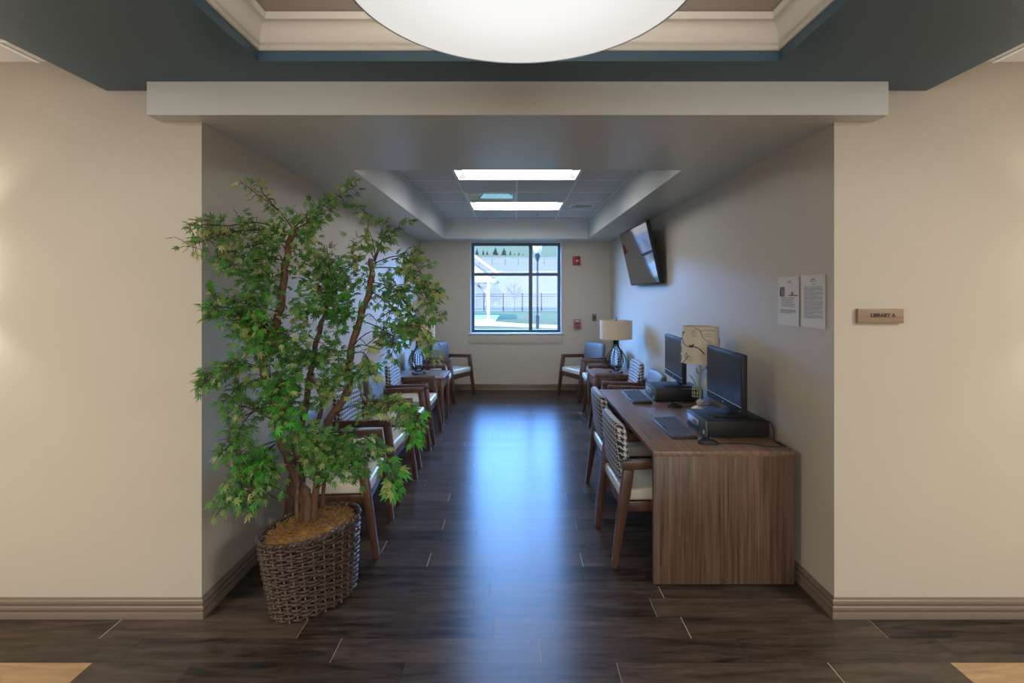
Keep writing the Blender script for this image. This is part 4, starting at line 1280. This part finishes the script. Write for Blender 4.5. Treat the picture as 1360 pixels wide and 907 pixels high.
# pavilion
pv = thing('pavilion', 'white timber garden pavilion with a gabled roof outside the window', 'pavilion', (0, 0, GZ + .02))
def PX(p_, Y): return (p_ - 684) / 680 * Y
for (x, y) in ((-1.56, 30), (-1.86, 36), (-6.6, 30), (-6.6, 36)):
    MB().box(x - .08, x + .08, y - .08, y + .08, 0, 2.45).build('post', M['pav'], pv, bevel=.01)
b2 = MB(); b2.box(-6.9, -1.1, 29.9, 30.1, 2.25, 2.48).box(-6.9, -1.1, 35.9, 36.1, 2.25, 2.48)
b2.box(-1.66, -1.46, 30.1, 35.9, 2.28, 2.47).box(-6.7, -6.5, 30.1, 35.9, 2.28, 2.47)
b2.build('beam', M['pav'], pv)
for (xa, s_) in ((-1.56, -1), (-6.6, 1)):
    MB().hexa([(xa + s_ * .08, 29.95, 1.55), (xa + s_ * .08, 30.05, 1.55), (xa + s_ * .08, 30.05, 1.72), (xa + s_ * .08, 29.95, 1.72)],
              [(xa + s_ * .75, 29.95, 2.25), (xa + s_ * .75, 30.05, 2.25), (xa + s_ * .88, 30.05, 2.25), (xa + s_ * .88, 29.95, 2.25)]).build('brace', M['pav'], pv)
MB().prism([(-6.8, 2.5), (-1.2, 2.5), (-4.0, 4.60)], 'y', 29.98, 30.06).build('gable', M['pav'], pv)
rf = MB()
rf.prism([(-.95, 2.62), (-.95, 2.80), (-4.0, 5.08), (-4.0, 4.90)], 'y', 29.6, 36.4)
rf.prism([(-7.05, 2.62), (-7.05, 2.80), (-4.0, 5.08), (-4.0, 4.90)], 'y', 29.6, 36.4)
ro = rf.build('roof', M['shingle'], pv)
fa = MB()
fa.prism([(-.93, 2.60), (-.93, 2.82), (-4.0, 5.10), (-4.0, 4.86)], 'y', 29.52, 29.6)
fa.prism([(-7.07, 2.60), (-7.07, 2.82), (-4.0, 5.10), (-4.0, 4.86)], 'y', 29.52, 29.6)
fa.build('fascia', M['pav'], ro)
# lamp post
lpz = thing('lamp_post', 'slate blue garden lamp post standing outside the right window pane', 'lamp post', (.875, 20, GZ))
MB().lathe([(.10, 0), (.10, .08), (.078, .12), (.072, .70), (.085, .74), (.085, .80), (.058, .86)], 20).build('base', M['post'], lpz, smooth=True)
MB().lathe([(.055, .86), (.048, 2.5), (.046, 2.9)], 16).build('shaft', M['post'], lpz, smooth=True)
MB().lathe([(.046, 2.88), (.075, 2.98), (.105, 3.10), (.12, 3.14), (.115, 3.20), (.06, 3.21)], 20).build('fitter', M['post'], lpz, smooth=True)
MB().lathe([(.09, 3.21), (.15, 3.33), (.165, 3.46), (.12, 3.60), (.03, 3.66), (0, 3.66)], 20).build('globe', M['globe'], lpz, smooth=True)
# near iron fence
fn = thing('iron_fence', 'black iron picket fence across the lawn outside', 'fence', (0, 46, GZ))
for k in range(-5, 7):
    x = PX(668.3, 46) + k * 1.72
    MB().box(x - .045, x + .045, -.045, .045, 0, 1.62).build('post', M['iron'], fn)
    pn = MB()
    for zz in (.18, 1.30, 1.50): pn.box(x + .045, x + 1.675, -.02, .02, zz, zz + .035)
    for q in range(1, 12):
        xx = x + 1.72 * q / 12
        pn.box(xx - .010, xx + .010, -.01, .01, .06, 1.54)
    pn.build('picket_panel', M['iron'], fn)
# wire fence up the hill
ff = thing('hill_fence', 'thin post and rail fence half way up the hillside', 'fence', (0, 100, 6.9))
for k in range(-6, 8):
    x = k * 2.54 + PX(671, 100)
    zb = noise.noise(Vector((x * .03, 3.0, 0))) * .65 + x * .004
    MB().box(x - .06, x + .06, -.06, .06, zb - .4, zb + 1.25).build('post', M['shingle'], ff)
    x2 = x + 2.54; zb2 = noise.noise(Vector((x2 * .03, 3.0, 0))) * .65 + x2 * .004
    rr = MB()
    for h_ in (.45, 1.18):
        rr.tube([(x, 0, zb + h_), (x2, 0, zb2 + h_)], .025, 5)
    rr.build('rail', M['shingle'], ff)
# evergreens
def conifer(x, y, z, h_, w_, label):
    r = thing('evergreen_tree', label, 'tree', (x, y, z), group='young evergreens in a row on the hill')
    MB().lathe([(.10, -.5), (.09, h_ * .2), (.0, h_ * .3)], 8).build('trunk', M['twig'], r)
    mb = MB(); rn = random.Random(int(x * 100)); L = 9
    for i in range(L):
        t_ = i / L; zz = h_ * (.10 + .84 * t_); rr = w_ * (1 - t_) ** .8 + .08
        nb = 9
        for k in range(nb):
            a = 2 * PI * (k + rn.random()) / nb; q = rr * rn.uniform(.75, 1.15)
            tip = Vector((q * math.cos(a), q * math.sin(a), zz - rr * .10)); root = Vector((0, 0, zz + h_ * .13))
            s2 = Vector((-math.sin(a), math.cos(a), 0)) * rr * .42
            mb.add([root, tip * .6 + Vector((0, 0, zz * .4 + h_ * .03)) + s2, tip, tip * .6 + Vector((0, 0, zz * .4 + h_ * .03)) - s2, tip * .55 + Vector((0, 0, zz * .45 - rr * .2))],
                   [(0, 1, 2), (0, 2, 3), (1, 4, 2), (2, 4, 3), (0, 4, 1), (0, 3, 4)])
    mb.add([(0, 0, h_ * 1.04), (.14, 0, h_ * .86), (-.08, .12, h_ * .86), (-.08, -.12, h_ * .86)], [(0, 1, 2), (0, 2, 3), (0, 3, 1)])
    mb.build('foliage', M['conifer'], r, recalc=False)
names = ['first', 'second', 'third', 'fourth', 'fifth', 'sixth', 'seventh', 'eighth', 'ninth']
for k, (p_, yb, h_, w_) in enumerate(((633.5, 341, 11, 3.0), (641.8, 340, 8.5, 1.8), (647.0, 341, 8, 1.9), (658, 341, 12.5, 4.6), (669.5, 341.5, 12.5, 4.6), (677.9, 342.5, 9.5, 1.7), (683.2, 344.5, 8.5, 2.1), (689.2, 343, 8, 2.1), (694.8, 344.8, 8, 2.2))):
    Y = 128; x = PX(p_, Y)
    z = 1.604 - (yb - 388) / 680 * Y
    conifer(x, Y, z, h_ * Y / 680, w_ * Y / 680, 'young evergreen on the hill through the window, ' + names[k] + ' of the row from the left')
# bare sapling by the fence
sl = thing('bare_sapling', 'slender leafless sapling before the iron fence outside', 'tree', (PX(683, 43), 43, GZ))
MB().tube([(0, 0, 0), (.02, 0, .8), (0, 0, 1.6), (.03, 0, 2.3)], [.05, .04, .03, .012], 7).build('trunk', M['shingle'], sl, smooth=True)
tb_ = MB(); rn = random.Random(2)
for k in range(26):
    z = rn.uniform(.9, 2.2); a = rn.uniform(0, 2 * PI); L = (2.9 - z) * .45
    e = Vector((L * math.cos(a), L * math.sin(a), z + L * .9))
    tb_.tube([(0, 0, z), Vector((0, 0, z)).lerp(e, .5) + Vector((0, 0, -.05)), e], [.014, .010, .004], 4)
    for q in range(2):
        e2 = e + Vector((rn.uniform(-.25, .25), rn.uniform(-.25, .25), rn.uniform(.1, .3)))
        tb_.tube([Vector((0, 0, z)).lerp(e, .6), e2], [.008, .003], 4)
tb_.build('branches', M['shingle'], sl)

# ---------------------------------------------------------------- light
SKY_AHEAD, SKY_BASE = 60.0, 1.0
wd = bpy.data.worlds.new('sky'); SC.world = wd; wd.use_nodes = True
nt = wd.node_tree; bg = nt.nodes['Background']
# a bright hazy band low in the sky ahead, deeper blue and dimmer overhead and behind the building
tc = nd(nt, 'ShaderNodeTexCoord'); sx = nd(nt, 'ShaderNodeSeparateXYZ'); nt.links.new(tc.outputs['Generated'], sx.inputs[0])
rp = nd(nt, 'ShaderNodeValToRGB')
rp.color_ramp.elements[0].position = .02; rp.color_ramp.elements[0].color = (.16, .43, 1.0, 1)
rp.color_ramp.elements[1].position = .7; rp.color_ramp.elements[1].color = (.13, .38, 1.0, 1)
nt.links.new(sx.outputs[2], rp.inputs[0]); nt.links.new(rp.outputs[0], bg.inputs['Color'])
el = nd(nt, 'ShaderNodeMapRange'); el.interpolation_type = 'SMOOTHSTEP'
el.inputs['From Min'].default_value = .85; el.inputs['From Max'].default_value = .35
nt.links.new(sx.outputs[2], el.inputs['Value'])
ah = nd(nt, 'ShaderNodeMapRange'); ah.interpolation_type = 'SMOOTHSTEP'
ah.inputs['From Min'].default_value = -.1; ah.inputs['From Max'].default_value = .6
nt.links.new(sx.outputs[1], ah.inputs['Value'])
k_ = math_n(nt, 'MULTIPLY', el.outputs[0], ah.outputs[0])
nt.links.new(math_n(nt, 'ADD', math_n(nt, 'MULTIPLY', k_, SKY_AHEAD), SKY_BASE), bg.inputs['Strength'])

def light(name, typ, loc_, energy, col, rot=(0, 0, 0), **kw):
    l = bpy.data.lights.new(name, typ); l.energy = energy; l.color = col
    for k, v_ in kw.items(): setattr(l, k, v_)
    o = bpy.data.objects.new(name, l); COL.objects.link(o); o.location = loc_; o.rotation_euler = rot
    return o
light('sun', 'SUN', (0, 0, 20), 7.5, (1, .82, .55), (R(42), 0, R(-25)), angle=R(.6))
# added lamps beside and behind the viewer, standing in for unseen ceiling lights
for x in (-3.3, 3.3):
    light('hall_fill_lamp', 'AREA', (x, .3, CEI - .02), 85, (1, .955, .87), shape='RECTANGLE', size=1.2, size_y=.6)
for x in (-1.0, 1.0):
    light('hall_fill_lamp', 'AREA', (x, -2.6, CEI - .02), 40, (1, .95, .87), shape='RECTANGLE', size=1.2, size_y=.6)
# added fill panel behind the viewer, evens the light on beam and walls
light('hall_fill_light', 'AREA', (0, -4.4, 1.75), 125, (1.0, .985, .94), (R(90), 0, 0), shape='RECTANGLE', size=4.5, size_y=1.5)
for x in (-2.72, 2.76):          # the up and down beams of the wall lights
    for z_, rx in ((1.92, PI), (1.56, 0)):
        light('sconce_bulb', 'SPOT', (x, WY - .06, z_), 9, (1, .93, .80), (rx, 0, 0), spot_size=R(120), spot_blend=.6, shadow_soft_size=.04)
# the lamp inside the pendant drum throws light up into the tray
light('pendant_bulb', 'POINT', (PXc, PYc, PZ + .14), 58, (1, .95, .88), shadow_soft_size=.08)
po = light('window_portal', 'AREA', ((fx0 + fx1) / 2, FR1 + .02, (fz0 + fz1) / 2), 1, (1, 1, 1), (R(-90), 0, 0), shape='RECTANGLE', size=1.5, size_y=1.5)
po.data.cycles.is_portal = True

# ---------------------------------------------------------------- camera and view
cd = bpy.data.cameras.new('camera'); cam = bpy.data.objects.new('camera', cd); COL.objects.link(cam)
cam.location = (0, 0, EYE); cam.rotation_euler = (PI / 2, 0, 0)
cd.sensor_fit = 'HORIZONTAL'; cd.sensor_width = 36; cd.lens = 18
cd.shift_x = -(684 - 680) / 1360; cd.shift_y = (388 - 453.5) / 1360
cd.clip_start = .05; cd.clip_end = 600
SC.camera = cam
SC.view_settings.view_transform = 'Standard'; SC.view_settings.look = 'None'
SC.view_settings.exposure = 0; SC.view_settings.gamma = 1; SC.view_settings.use_curve_mapping = False
try:
    SC.cycles.use_denoising = True
    SC.cycles.sample_clamp_indirect = 6
    SC.cycles.max_bounces = 10; SC.cycles.diffuse_bounces = 6; SC.cycles.glossy_bounces = 4; SC.cycles.transparent_max_bounces = 12
except Exception:
    pass
